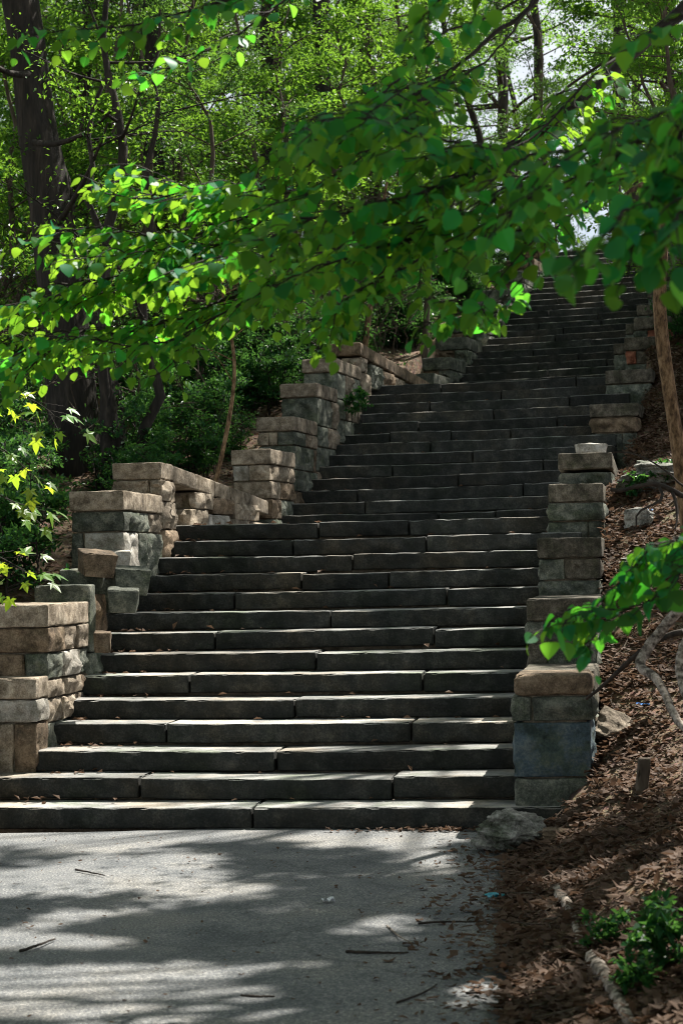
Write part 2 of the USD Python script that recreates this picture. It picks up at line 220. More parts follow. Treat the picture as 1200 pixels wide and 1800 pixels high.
# ------------------------------------------------------------------ dressed stone blocks
def block(size, seed, res=.1, r=.012, amp=.004, rock=0., rock_faces=(), freq=9, chips=.014):
    """a rounded block centred on the origin with uneven faces; rock: how far the faces in rock_faces ((axis, sign), ...) bulge, roughly split"""
    h = np.asarray(size, float) / 2; r = min(r, h.min() * .45); g = []
    for k in range(3):
        n = int(np.clip(round(2 * h[k] / res), 1, 60))
        g.append(np.unique(np.round(np.r_[-h[k], -h[k] + r * .35, np.linspace(-h[k] + r, h[k] - r, n + 1), h[k] - r * .35, h[k]], 6)))
    cnt = [len(x) for x in g]
    I = np.indices(cnt); surf = np.zeros(cnt, bool)
    for k in range(3): surf |= (I[k] == 0) | (I[k] == cnt[k] - 1)
    num = np.full(cnt, -1); num[surf] = np.arange(surf.sum())
    vs = np.stack([g[k][I[k][surf]] for k in range(3)], 1); fs = []
    for k in range(3):
        u, w = (k + 1) % 3, (k + 2) % 3
        for e, flip in ((0, True), (cnt[k] - 1, False)):
            q = np.take(num, e, axis=k)                      # remaining axes keep their order
            if k == 1: q = q.T                               # order (u, w) = (2, 0)
            a, b, c, d = q[:-1, :-1], q[1:, :-1], q[1:, 1:], q[:-1, 1:]
            f = np.stack([a, b, c, d], -1).reshape(-1, 4)
            if flip: f = f[:, ::-1]
            fs += [f[:, [0, 1, 2]], f[:, [0, 2, 3]]]
    fs = np.vstack(fs)
    v = np.array(vs); inner = np.clip(v, -(h - r), h - r); d = v - inner; L = np.linalg.norm(d, axis=1, keepdims=True); n = d / np.maximum(L, 1e-9)
    v = inner + n * r
    off = seed * 3.71 + 1000
    v = v + n * ((fbm(v * freq + off, seed, 3) - .5) * 2 * amp)[:, None]
    chip = np.clip((np.abs(n) > .2).sum(1) - 1, 0, 1) * np.clip(fbm(v * 13 + off + 20, seed + 3, 2) - .52, 0, 1)
    v = v - n * (chip * chips * 5)[:, None]
    for ax, sg in rock_faces:
        o = [k for k in range(3) if k != ax]
        edge = np.min([(h[k] - np.abs(v[:, k])) for k in o], axis=0); wgt = np.clip(edge / min(.06, h[o].min() * .6), 0, 1) ** .6 * np.clip(n[:, ax] * sg, 0, 1)
        m1 = fbm(v * 12 + off + 50, seed + 5, 4); rr_ = np.random.default_rng(seed * 31 + ax * 7 + sg); uv = v[:, o] / np.maximum(h[o], .08)
        pl = np.min([rr_.uniform(.5, 1.1) + uv @ rr_.uniform(-.75, .75, 2) * .8 for _ in range(5)], axis=0)
        v[:, ax] += sg * wgt * rock * (np.clip(pl, -.6, 1) * .55 + 2.3 * (m1 - .5))
    return v, np.array(fs)
def place(mesh, c, a, b):
    v, f = mesh; return c + v[:, :1] * b + v[:, 1:2] * a + v[:, 2:] * np.array([0, 0, 1.]), f      # local x along b, y along a, z up

# ------------------------------------------------------------------ the four flights of steps
JOINT = {1: [443], 2: [245, 690], 3: [484], 4: [292, 722], 5: [517], 6: [333, 742], 7: [556], 8: [377, 762], 9: [581], 10: [411, 785], 11: [530, 682], 12: [619], 13: [515, 749], 14: [559, 719],
         15: [770, 870], 16: [641], 17: [628, 919], 18: [805], 19: [689, 954], 20: [830], 21: [756], 22: [685, 792, 897], 23: [735, 978], 24: [867], 25: [755, 1000], 26: [880], 27: [774, 1012], 28: [962], 29: [945, 1066], 30: [1016], 31: [937], 32: [1039], 33: [975]}
SLABEL = ('lower flight of dark worn stone steps rising from the asphalt path', 'middle flight of dark stone steps between the two landings', 'upper flight of dark stone steps climbing away under the leaves')
k_step = 0
for fi, F in enumerate(FL):
    S = thing('stone_staircase', SLABEL[fi], 'staircase')
    core_v = []
    for i in range(F['n']):
        k_step += 1; no = k_step if fi < 2 else (k_step - 3 + 0)
        z1 = F['zb'] + (i + 1) * H; p0 = F['P'] + F['a'] * F['d'] * i
        lo, hi = -.32, F['w'] + .3
        cuts = []
        for px in JOINT.get(no, []):
            dirr = FWD + XC * (px - 600) / FPX
            A = np.array([[F['b'][0], -dirr[0]], [F['b'][1], -dirr[1]]]); rhs = -p0[:2]
            # joint seen at that pixel column on the nosing line
            ts = np.linspace(lo, hi, 600); P = p0 + F['b'] * ts[:, None] + [0, 0, z1] - EYE
            u = 600 + FPX * (P @ XC) / (P @ FWD); cuts.append(float(np.interp(px, u, ts)))
        if not cuts or k_step > 36: cuts = [hi * (.35 + .3 * rng.random())] if k_step % 2 else [hi * .25, hi * (.6 + .15 * rng.random())]
        edges = [lo] + sorted(c for c in cuts if lo + .1 < c < hi - .1) + [hi]
        near = fi == 0
        for q in range(len(edges) - 1):
            t0, t1 = edges[q] + .005 + .004 * rng.random(), edges[q + 1] - .005 - .004 * rng.random()
            dep = F['d'] + .10
            bl = block((t1 - t0, dep, H - .006), k_step * 7 + q, .05 if near else .1, .012, .005, .03, ((1, -1),), 6)
            v = bl[0]; top = v[:, 2] > H * .3
            xx = (v[:, 0] + (t0 + t1) / 2)
            v[:, 2] -= np.where(top, .012 * np.exp(-((xx - F['w'] * .5) / (F['w'] * .35)) ** 2) * .7 + .0 * xx, 0)       # worn hollow
            c = p0 + F['b'] * (t0 + t1) / 2 + F['a'] * (dep / 2 + rng.uniform(-.016, .014)) + [0, 0, z1 - H / 2 + rng.uniform(-.010, .006)]
            yaw = rng.uniform(-.006, .006); a2 = F['a'] + F['b'] * yaw; b2 = F['b'] - F['a'] * yaw
            b2 = b2 + np.array([0, 0, rng.uniform(-.006, .006)])
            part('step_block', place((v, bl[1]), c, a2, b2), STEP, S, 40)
        c0 = p0 + F['a'] * (.10)
        for t, off in ((lo, 0), (hi, 0)): pass
        core_v.append((c0, z1 - .035))
    # the bed the blocks lie on: a stepped solid a few centimetres behind their faces
    cm = []
    for (c0, zt) in core_v:
        bx = trimesh.creation.box((F['w'] + .5, F['d'] + .02, 1.2)); v = np.array(bx.vertices)
        cm.append(place((v, np.array(bx.faces)), c0 + F['b'] * F['w'] / 2 + F['a'] * F['d'] / 2 + [0, 0, zt - .6 + 0 - .0], F['a'], F['b']))
    part('bed', join(cm), MORTAR, S)
# landings: paving slabs between the flights
def landing(F0, F1, label):
    S = thing('stone_landing', label, 'landing'); z = F1['zb'] - .006
    A0 = F0['P'] + F0['a'] * (F0['d'] * (F0['n'] - 1) + F0['d'] + .11); A1 = F1['P'] + F1['a'] * .05
    B0, B1 = A0 + F0['b'] * F0['w'], A1 + F1['b'] * F1['w']
    rows, ncol = 4, 3
    for r_ in range(rows):
        for c_ in range(ncol):
            q = [A0 + (A1 - A0) * u + ((B0 + (B1 - B0) * u) - (A0 + (A1 - A0) * u)) * w for u, w in ((r_ / rows, c_ / ncol), (r_ / rows, (c_ + 1) / ncol), ((r_ + 1) / rows, (c_ + 1) / ncol), ((r_ + 1) / rows, c_ / ncol))]
            ce = sum(q) / 4; q = [ce + (p - ce) * .985 for p in q]
            zt = z - rng.uniform(0, .008); v = np.array([[p[0], p[1], zt] for p in q] + [[p[0], p[1], zt - .1] for p in q])
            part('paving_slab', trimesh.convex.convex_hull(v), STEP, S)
landing(FL[0], FL[1], 'first stone landing between the lower and middle flights')
landing(FL[1], FL[2], 'second stone landing below the upper flight')

# ------------------------------------------------------------------ parapet walls: piers of squared stones under coping slabs
class Wall:
    def __init__(s, name, label, F, side):
        s.o = thing(name, label, 'stone wall'); s.F = F; s.side = side; s.n = 0; s.seed = 100 + 997 * len(label)
        s.core = []
    def pt(s, ss, t, z):
        F = s.F; return F['P'] + F['a'] * ss + F['b'] * ((-t) if s.side < 0 else F['w'] + t) + np.array([0, 0, z])
    def stone(s, s0, s1, t0, t1, z0, z1, m, rock=.03, name='stone', res=.032, r=.008, tilt=0, z1b=None, label=None, faces=None):
        s.n += 1; F = s.F; sg = -1 if s.side < 0 else 1
        bl = block((t1 - t0, s1 - s0, z1 - z0), s.seed + s.n, res, r, .008, rock * 1.5, faces if faces is not None else ((1, -1), (0, -sg), (0, sg)), 8)
        v = bl[0].copy(); v[:, 0] *= 1
        if z1b is not None: v[:, 2] += (v[:, 1] / (s1 - s0) + .5) * (z1b - z1)
        c = s.pt((s0 + s1) / 2, (t0 + t1) / 2, (z0 + z1) / 2)
        b2 = F['b'] + np.array([0, 0, tilt])
        part(name, place((v, bl[1]), c, F['a'], b2), m, s.o, 28, label)
    def fill(s, s0, s1, t0, t1, z0, z1):
        bx = trimesh.creation.box((t1 - t0, s1 - s0, z1 - z0))
        s.core.append(place((np.array(bx.vertices), np.array(bx.faces)), s.pt((s0 + s1) / 2, (t0 + t1) / 2, (z0 + z1) / 2), s.F['a'], s.F['b']))
    def pier(s, s0, s1, zt, zb, th, coping, courses, mats, front=(), cm=TAN, over=.02, slabs=1, rock=.03, gap=.012):
        """courses: heights from the top down; mats per course (a list: one per stone, front first); front: for each course the cuts across its front stone"""
        e = np.linspace(s0 - over, s1 - .004, slabs + 1)
        for q in range(slabs): s.stone(e[q] + .003, e[q + 1] - .003, -over, th + over, zt - coping, zt, cm, .006, 'coping', .05, .012)
        z = zt - coping - .01
        s.fill(s0 + .03, s1 + .05, .03, th - .03, zb, zt - coping + .005)
        k = 0
        while z > zb + .03:
            hgt = courses[k] if k < len(courses) else rng.uniform(.18, .32)
            z0 = max(z - hgt, zb); mm = mats[k] if k < len(mats) else [GREEN, BROWN, TAN][rng.integers(3)]
            mm = mm if isinstance(mm, list) else [mm]
            cut = front[k] if k < len(front) else ()
            flen = min(rng.uniform(.3, .5), s1 - s0)
            if s1 - s0 - flen < .12: flen = s1 - s0
            ts = [0] + list(cut) + [th]; c = 0
            for q in range(len(ts) - 1):
                s.stone(s0 + rng.uniform(-.01, .012), s0 + flen - gap, ts[q] + (gap / 2 if q else -rng.uniform(0, .02)), ts[q + 1] - (gap / 2 if q < len(ts) - 2 else 0), z0 + gap, z, mm[min(c, len(mm) - 1)], rock); c += 1
            p = s0 + flen
            while p < s1 - .02:
                L = rng.uniform(.25, .5); q = p + L if s1 - p - L > .15 else s1
                s.stone(p + gap / 2, q - gap / 2, -rng.uniform(-.005, .025), th + rng.uniform(-.01, .01), z0 + gap, z, mm[min(c, len(mm) - 1)], rock * 1.2); c += 1; p = q
            z = z0; k += 1
    def done(s):
        if s.core: part('mortar', join(s.core), MORTAR, s.o)
# left of the lower flight
w = Wall('parapet_wall', 'broken stone wall stepping up the left side of the lower flight', FL[0], -1)
w.pier(.70, .99, .985, -.25, .60, .15, [.17, .40, .3], [[PALE, TAN, TAN], [BROWN, TAN], [GREEN, GREEN], GREEN], [(.3,), (.16,), (.10,), ()], TAN)
w.pier(1.0, 2.02, 1.51, -.25, .58, .165, [.19, .20, .14, .18, .30], [[BROWN, TAN, TAN], [GREEN, BROWN, PALE, GREEN], [TAN, TAN, BROWN], [TAN, TAN, TAN], GREEN], [(), (.17,), (), (.2,)], TAN)
w.stone(2.10, 2.27, .0, .46, 1.10, 1.645, GREEN, .012, 'stone', .07, .015)
w.stone(2.30, 2.62, .02, .22, 1.25, 1.56, BROWN, .04)
w.fill(2.05, 3.06, .06, .5, -.1, 1.12)
for q in range(3): w.stone(2.03 + q * .35, 2.36 + q * .35, -.02, .5, .78, 1.10, [GREEN, TAN, BROWN][q], .04)
for q in range(2): w.stone(2.03 + q * .52, 2.53 + q * .52, -.03, .5, .3, .77, GREEN, .04)
w.pier(3.06, 4.34, 2.43, .6, .44, .165, [.18, .40, .30, .3], [[GREEN, GREEN, TAN], [PALE, GREEN, GREEN, GREEN], GREEN], [(), (.34,), ()], TAN, slabs=1)
w.pier(4.36, 4.86, 2.74, 1.2, .46, .155, [.2, .26, .3], [[TAN, TAN], [TAN, BROWN], BROWN], [(.11,), (.14,)], TAN, over=.0, rock=.045)
w.done()
# along the first landing
LA = dict(FL[0]); LA['P'] = np.array([-1.6, 17.7, 0]); d_ = np.array([-.80, 20.42, 0]) - LA['P']; LA['a'] = d_ / np.linalg.norm(d_); LA['b'] = np.array([LA['a'][1], -LA['a'][0], 0])
w = Wall('landing_wall', 'low stone wall with a long coping along the left of the first landing', LA, -1)
Ln = np.linalg.norm(d_); e = [0, .62, 1.15, 1.6, 2.05, 2.45, Ln - .02]
for q in range(6):
    z0_, z1_ = 2.735 - .26 * e[q] / Ln, 2.735 - .26 * e[q + 1] / Ln
    w.stone(e[q] + .003, e[q + 1] - .003, -.015, .46, z0_ - .155, z0_, TAN, .005, 'coping', .08, .014, 0, z1_)
w.fill(0, Ln, .12, .44, 1.5, 2.33)
for s0, s1, z0_, z1_, mm in ((.62, 1.1, 2.34, 2.5, TAN), (1.12, 1.75, 2.3, 2.46, BROWN), (1.77, 2.5, 2.25, 2.42, TAN), (.45, .95, 2.05, 2.33, TAN), (.97, 1.55, 2.02, 2.29, PALE), (1.57, 2.2, 2.0, 2.26, TAN), (2.22, Ln, 2.0, 2.23, TAN)):
    w.stone(s0, s1, -.01, .42, z0_, z1_, mm, .05, res=.05)
w.done()
# left of the middle flight
w = Wall('parapet_wall', 'stone wall of five coped piers climbing left of the middle flight', FL[1], -1)
LM = ((-.41, .52, 3.05, 1.6, [.18, .2, .22, .2], [[TAN, PALE, TAN], [TAN, BROWN], [BROWN, GREEN]], [(.24,), (), ()]),
      (.53, 1.48, 3.475, 2.2, [.16, .28, .25], [[GREEN, TAN, TAN, TAN], [GREEN, GREEN, BROWN], GREEN], [(.19, .3), (), ()]),
      (1.49, 2.44, 3.945, 2.5, [.34, .25, .3], [[GREEN, GREEN, TAN], [GREEN, TAN], GREEN], [(), (), ()]),
      (2.45, 3.64, 4.335, 2.9, [.33, .25, .3], [[GREEN, TAN, GREEN], [GREEN, TAN], GREEN], [(), (), ()]))
for s0, s1, zt, zb, cs, mm, fr in LM: w.pier(s0, s1, zt, zb, .42, .165, cs, mm, fr, TAN, slabs=1 if s0 < .5 else 1)
w.stone(3.66, 3.95, -.02, .25, 4.28, 4.47, TAN, .05); w.stone(3.68, 4.1, -.03, .3, 4.0, 4.27, TAN, .05); w.stone(3.66, 4.05, .27, .42, 4.1, 4.47, GREEN, .03)
w.fill(3.7, 4.3, .05, .4, 3, 4.1)
w.done()
LB = dict(FL[1]); LB['P'] = FL[1]['P'] + FL[1]['a'] * 3.66; d_ = FL[2]['P'] + FL[2]['b'] * -.05 - LB['P']; d_[2] = 0; Ln = np.linalg.norm(d_); LB['a'] = d_ / Ln; LB['b'] = np.array([LB['a'][1], -LB['a'][0], 0])
w = Wall('landing_wall', 'wall with a long sloping coping left of the second landing', LB, -1)
e = np.linspace(-.02, Ln, 6)
for q in range(5):
    z0_, z1_ = 4.665 - .15 * e[q] / Ln, 4.665 - .15 * e[q + 1] / Ln
    w.stone(e[q] + .003, e[q + 1] - .003, -.01, .42, z0_ - .165, z0_, BROWN, .005, 'coping', .1, .014, 0, z1_)
w.fill(.4, Ln, .1, .4, 3, 4.36)
for q in range(6):
    s0 = .55 + q * (Ln - .6) / 6; w.stone(s0, s0 + (Ln - .6) / 6 - .015, -.01, .4, 4.12, 4.48 - .15 * (s0 + .7) / Ln, [GREEN, BROWN, TAN][q % 3], .05)
w.done()
# left of the upper flight: rough rubble piers, two with coping near the top
w = Wall('parapet_wall', 'rough dark rubble wall left of the upper flight behind the leaves', FL[2], -1)
for q in range(9):
    s0 = -.3 + q * .95; zt = FL[2]['zb'] + (max(s0, 0) / FL[2]['d'] + 1) * H + .42 + rng.uniform(-.08, .08)
    w.pier(s0, s0 + .94, zt, zt - 1.5, .5, .17 if q > 6 else .2, [.26, .26, .26], [[GREEN, BROWN, GREEN], [GREEN, GREEN], BROWN], [(.2,), (), (.25,)], BROWN if q > 6 else GREEN, rock=.06)
w.done()
# right of the lower flight
w = Wall('parapet_wall', 'stone wall of four stepped piers on the right of the lower flight', FL[0], 1)
w.stone(.08, .62, -.01, .50, .87, 1.01, BROWN, .006, 'coping', .05, .035, faces=())
w.fill(.12, 1.6, .04, .46, -.2, .87)
w.stone(.10, .5, -.03, .10, .70, .86, GREEN, .02); w.stone(.10, .55, .115, .50, .70, .86, GREEN, .03)
w.stone(.09, .6, -.015, .485, .335, .69, BLUE, .022, label='large smooth blue grey block'); w.stone(.08, .62, -.01, .475, -.15, .325, GREEN, .02)
w.stone(.64, 1.58, .0, .5, .70, 1.0, UMBER, .02); w.stone(.64, 1.58, .0, .5, .33, .69, GREEN, .04); w.stone(.64, 1.58, .0, .5, -.1, .32, GREEN, .04)
w.pier(1.68, 3.13, 1.475, .3, .49, .16, [.16, .24, .25], [[GREEN], [UMBER, GREEN], GREEN], [(), (.13,), ()], UMBER)
w.pier(3.15, 4.63, 1.945, .7, .48, .165, [.18, .2, .25], [[GREEN, UMBER], [GREEN], GREEN], [(.2,), (), ()], UMBER)
w.pier(4.65, 5.93, 2.45, 1.2, .49, .165, [.17, .16, .3], [[GREEN], [GREEN, GREEN], GREEN], [(), (.35,), ()], UMBER, over=.0)
w.done()
RA = dict(FL[0]); RA['P'] = FL[0]['P'] + FL[0]['b'] * FL[0]['w'] + FL[0]['a'] * 5.95 + FL[0]['b'] * .05; d_ = FL[1]['P'] + FL[1]['b'] * FL[1]['w'] + FL[1]['a'] * 1.3 - RA['P']; d_[2] = 0; Ln = np.linalg.norm(d_)
RA['a'] = d_ / Ln; RA['b'] = np.array([RA['a'][1], -RA['a'][0], 0]); RA['w'] = 0
w = Wall('landing_wall', 'dark stone wall with a long coping on the right of the first landing', RA, 1)
e = np.linspace(0, Ln, 5)
for q in range(4):
    z0_, z1_ = 2.80 - .25 * e[q] / Ln, 2.80 - .25 * e[q + 1] / Ln
    w.stone(e[q] + .003, e[q + 1] - .003, -.02, .50, z0_ - .16, z0_, UMBER, .006, 'coping', .08, .014, 0, z1_)
w.fill(.04, Ln, .04, .46, 1.6, 2.5)
for q in range(7):
    s0 = q * Ln / 7; zt = 2.63 - .25 * (s0 + .3) / Ln
    w.stone(s0 + .006, s0 + Ln / 7 - .006, 0, .49, zt - .16, zt, GREEN, .03); w.stone(s0 + .006, s0 + Ln / 7 - .006, 0, .49, zt - .55, zt - .172, GREEN, .03)
w.done()
# right of the middle flight
w = Wall('parapet_wall', 'brown and green stone piers on the right of the middle flight', FL[1], 1)
w.pier(2.40, 4.0, 3.62, 2.0, .54, .155, [.19, .22, .25], [[BROWN, UMBER], [GREEN, GREEN, GREEN], GREEN], [(), (.18, .36), ()], UMBER)
w.pier(4.02, 6.2, 4.18, 2.4, .56, .175, [.3, .25, .3], [[GREEN, GREEN], [GREEN, GREEN], GREEN], [(), (.3,), ()], UMBER)
w.pier(6.3, 7.5, 4.86, 3.0, .56, .18, [.19, .2, .3], [[RED, UMBER, GREEN], [GREEN, TAN], GREEN], [(.14,), (.3,), ()], UMBER)
w.pier(7.6, 8.6, 5.30, 3.2, .5, .18, [.25, .2, .3], [[GREEN, RED, UMBER], GREEN, GREEN], [(.17,), (), ()], UMBER)
w.done()
w = Wall('parapet_wall', 'stone wall on the right of the upper flight behind the slender tree', FL[2], 1)
for q in range(8):
    s0 = .9 + q * 1.0; zt = FL[2]['zb'] + (s0 / FL[2]['d'] + 1) * H + .4
    w.pier(s0, s0 + .99, zt, zt - 1.6, .5, .17, [.25, .25, .3], [[GREEN, UMBER], GREEN, UMBER], [(.2,), (), ()], UMBER)
w.done()

# ------------------------------------------------------------------ loose rocks
def rock(size, seed, cuts=9, sub=2, amp=.05):
    r = np.random.default_rng(seed); p = r.normal(size=(cuts + 8, 3)); p /= np.linalg.norm(p, axis=1, keepdims=True); p *= r.uniform(.8, 1.05, (len(p), 1))
    p = np.sign(p) * np.abs(p) ** .7
    h = trimesh.convex.convex_hull(p)
    for _ in range(sub + 2): h = h.subdivide()
    v = np.array(h.vertices); v /= np.abs(v).max(0); nrm = np.array(h.vertex_normals)
    st_ = fbm(np.stack([v[:, 2] * 5 + .6 * v[:, 0], 0 * v[:, 0], 0 * v[:, 0]], -1) + seed, seed, 2) - .5
    v = v * .5 + nrm * ((fbm(v * 2.2 + seed, seed, 4) - .5) * amp * 2 + (fbm(v * 7 + seed, seed, 3) - .5) * amp * .8)[:, None] + nrm * [1, 1, 0] * (st_ * amp * 1.6)[:, None]
    return v * np.asarray(size), np.array(h.faces)
def put_rock(name, px, py, size, m, label, seed, rz=0, tilt=0, sink=.25, y=None, amp=.06):
    p = on_ground(px, py) if y is None else at(px, py, y)
    p = np.array([p[0], p[1], max(p[2], 0.)]) if y is None else p
    v, f = rock(size, seed, amp=amp); R = trimesh.transformations.euler_matrix(tilt, tilt * .6, rz)[:3, :3]
    return solo(name, (v @ R.T + p + [0, 0, size[2] * (.5 - sink)], f), m, label, 'rock', smooth=35)
put_rock('boulder', 900, 1494, (.44, .32, .27), ROCK, 'large rough grey boulder at the foot of the lowest right pier', 3, .3, .10, .12, amp=.13)
put_rock('boulder', 868, 1488, (.20, .2, .14), ROCK, 'pale grey stone leaning on the left of the large boulder', 5, .1, 0, .25)
put_rock('rock', 978, 1475, (.18, .13, .09), BROWN, 'small brown stone in the leaves right of the large boulder', 8)
put_rock('boulder', 1072, 1290, (.28, .24, .26), TAN, 'tan pointed rock wedged in leaves beside the first right pier', 12, .5, .3, .3)
put_rock('boulder', 1128, 862, (.50, .4, .22), ROCK, 'long pale boulder on the bank beside the slender tree', 14, .2)
put_rock('boulder', 1165, 842, (.55, .4, .26), ROCK, 'mossy grey boulder just left of the slender tree trunk', 15, .9)
put_rock('boulder', 1120, 928, (.26, .26, .20), ROCK, 'dark block of rock with a flat pale top on the right bank', 16, .3, 0, .1)
put_rock('rock', 1122, 998, (.38, .26, .12), ROCK, 'flat pale stone behind the low leafy sprig', 17, .3)
def loose(px, py, y, size, m, label, seed, rz, tilt, kind='block'):
    p = at(px, py, y); bl = block(size, seed, .025, .008, .006, .02, ((0, 1), (0, -1), (1, -1), (2, 1)), 9); tp = 1 + .18 * bl[0][:, 2:] / size[2]; bl = (bl[0] * np.hstack([tp, 2 - tp, np.ones_like(tp)]), bl[1]); R = trimesh.transformations.euler_matrix(tilt, tilt * .5, rz)[:3, :3]
    solo('fallen_stone', (bl[0] @ R.T + p, bl[1]), m, label, 'stone', smooth=28)
loose(170, 990, 15.45, (.27, .26, .19), BROWN, 'tilted tan block lying on the collapsed part of the left wall', 31, .35, .18)
loose(206, 985, 15.95, (.2, .2, .17), PALE, 'pale rounded stone wedged behind the tilted tan block', 32, .2, .1)
loose(145, 1018, 15.7, (.34, .3, .16), GREEN, 'dark flat stone under the tilted tan block', 33, .1, 0)
loose(228, 1020, 15.55, (.28, .26, .21), GREEN, 'rounded grey green stone resting against the step ends', 34, .3, .15)
loose(216, 1055, 15.2, (.23, .24, .18), GREEN, 'lower grey green stone below the rounded one beside the steps', 35, .1, .1)
loose(180, 1128, 14.35, (.12, .22, .15), BROWN, 'yellow stained little stone beside the seventh step', 36, .1, .05)
loose(1038, 789, 19.3, (.28, .2, .10), PALE, 'loose whitish stone lying on the right landing wall coping', 37, .1, .02)

# ------------------------------------------------------------------ leaves
def leaf_shape(n=6):
    t = np.linspace(0, 1, n + 1); hw = .5 * np.sin(np.pi * np.clip(t, 0, 1) ** .78) ** .75 * (1 - .25 * t); hw[-1] = 0; hw[0] = 0
    return t, hw
LT, LHW = leaf_shape(7)
def leaf_mesh(base, d, n, L, curl, fold, r):
    """one broad pointed leaf: base point, direction, face normal"""
    d = d / np.linalg.norm(d); s = np.cross(d, n); s /= np.linalg.norm(s) + 1e-9; n = np.cross(s, d)
    k = len(LT); mid = base + (LT[:, None] * d - (curl * LT ** 2)[:, None] * n) * L
    w = LHW * L * (1 + .10 * r.uniform(-1, 1, k)) * r.uniform(.85, 1.1); up = fold * LHW * L
    Lf = mid[1:-1] + w[1:-1, None] * s + up[1:-1, None] * n; Rt = mid[1:-1] - w[1:-1, None] * s + up[1:-1, None] * n
    v = np.vstack([mid, Lf, Rt]); f = []
    a, b = k, k + k - 2
    f += [(0, 1, a), (0, b, 1)]
    for q in range(k - 3):
        f += [(1 + q, 2 + q, a + q), (2 + q, a + q + 1, a + q), (1 + q, b + q, 2 + q), (2 + q, b + q, b + q + 1)]
    f += [(k - 2, k - 1, a + k - 3), (k - 2, b + k - 3, k - 1)]
    return v, np.array(f)
def star_leaf(base, d, n, L, r):
    d = d / np.linalg.norm(d); s = np.cross(d, n); s /= np.linalg.norm(s); n = np.cross(s, d)
    ang = np.radians([-150, -118, -95, -62, -45, -22, 0, 22, 45, 62, 95, 118, 150]); rad = np.array([.28, .5, .3, .82, .42, .62, 1.0, .62, .42, .82, .3, .5, .28])
    p = base + L * .35 * d + L * .62 * rad[:, None] * (np.cos(ang)[:, None] * d + np.sin(ang)[:, None] * s) - (L * .12 * rad ** 2)[:, None] * n
    v = np.vstack([base + L * .35 * d, p]); f = np.array([(0, i, i + 1) for i in range(1, 13)])
    return v, f
# ---- the overhanging branches in front of the camera
def grow(guides, seed, twig=(.2, .42), step=.062, gap=.033, leaf=(.046, .080), droop=.22, r0=.012, from_=.12, dens=1.0):
    """guides: polylines of (px, py, y) and the base radius. Returns woody tubes and leaf frames."""
    r = np.random.default_rng(seed); wood, leaves = [], []
    for pts, rad in guides:
        P = smooth_line(np.array([at(*q) for q in pts]), 10 * len(pts)); n = len(P)
        P = P + .012 * r.normal(size=P.shape).cumsum(0) * .25
        wood.append(tube(P, np.linspace(rad, max(.0022, rad * .15), n), 7, wob=.25, seed=seed))
        cum = np.r_[0, np.cumsum(np.linalg.norm(np.diff(P, axis=0), axis=1))]; tot = cum[-1]
        s = tot * from_; side = 1
        while s < tot:
            f = s / tot; p = np.array([np.interp(s, cum, P[:, k]) for k in range(3)]); q = np.array([np.interp(min(s + .05, tot), cum, P[:, k]) for k in range(3)])
            t = q - p; t /= np.linalg.norm(t) + 1e-9
            h = np.cross(t, [0, 0, 1.]); h /= np.linalg.norm(h) + 1e-9
            L = r.uniform(*twig) * (1 - .45 * f); side = -side
            d = t * r.uniform(.5, 1.0) + h * side * r.uniform(.5, 1.1) + np.array([0, 0, r.uniform(-.25, .2)])
            twigs = [(p, d / np.linalg.norm(d), L)]
            for (p0, d0, L0) in twigs:
                m_ = 9; u = np.linspace(0, 1, m_)[:, None]
                tw = p0 + d0 * L0 * u + np.array([0, 0, -droop * L0]) * u ** 2 + .012 * r.normal(size=(1, 3)) * np.sin(u * 5)
                wood.append(tube(tw, np.linspace(.0034, .0014, m_), 4))
                cc = np.linspace(0, L0, m_); x = L0 * .12; sd = 1
                tt = np.gradient(tw, axis=0); tt /= np.linalg.norm(tt, axis=1, keepdims=True)
                while x < L0 + .001:
                    if r.random() < dens:
                        b = np.array([np.interp(x, cc, tw[:, k]) for k in range(3)]); td = np.array([np.interp(x, cc, tt[:, k]) for k in range(3)])
                        hh = np.cross(td, [0, 0, 1.]); hh /= np.linalg.norm(hh) + 1e-9; sd = -sd
                        last = x + gap > L0
                        ld = td * (1 if last else r.uniform(.3, .8)) + hh * sd * (0 if last else r.uniform(.7, 1.1)) + np.array([0, 0, -r.uniform(.05, .9)])
                        ld /= np.linalg.norm(ld)
                        nn = np.array([0, 0, 1.]) + r.normal(0, .38, 3)
                        ped = r.uniform(.012, .03)
                        leaves.append((b + ld * ped, ld, nn, r.uniform(*leaf) * (1 - .25 * (x / L0 > .8)), r.uniform(-.05, .45), r.uniform(-.1, .6)))
                        wood.append(tube(np.array([b, b + ld * (ped + .004)]), .0009, 3, False))
                    x += gap * r.uniform(.8, 1.3)
            s += step * r.uniform(.7, 1.3)
    return wood, leaves
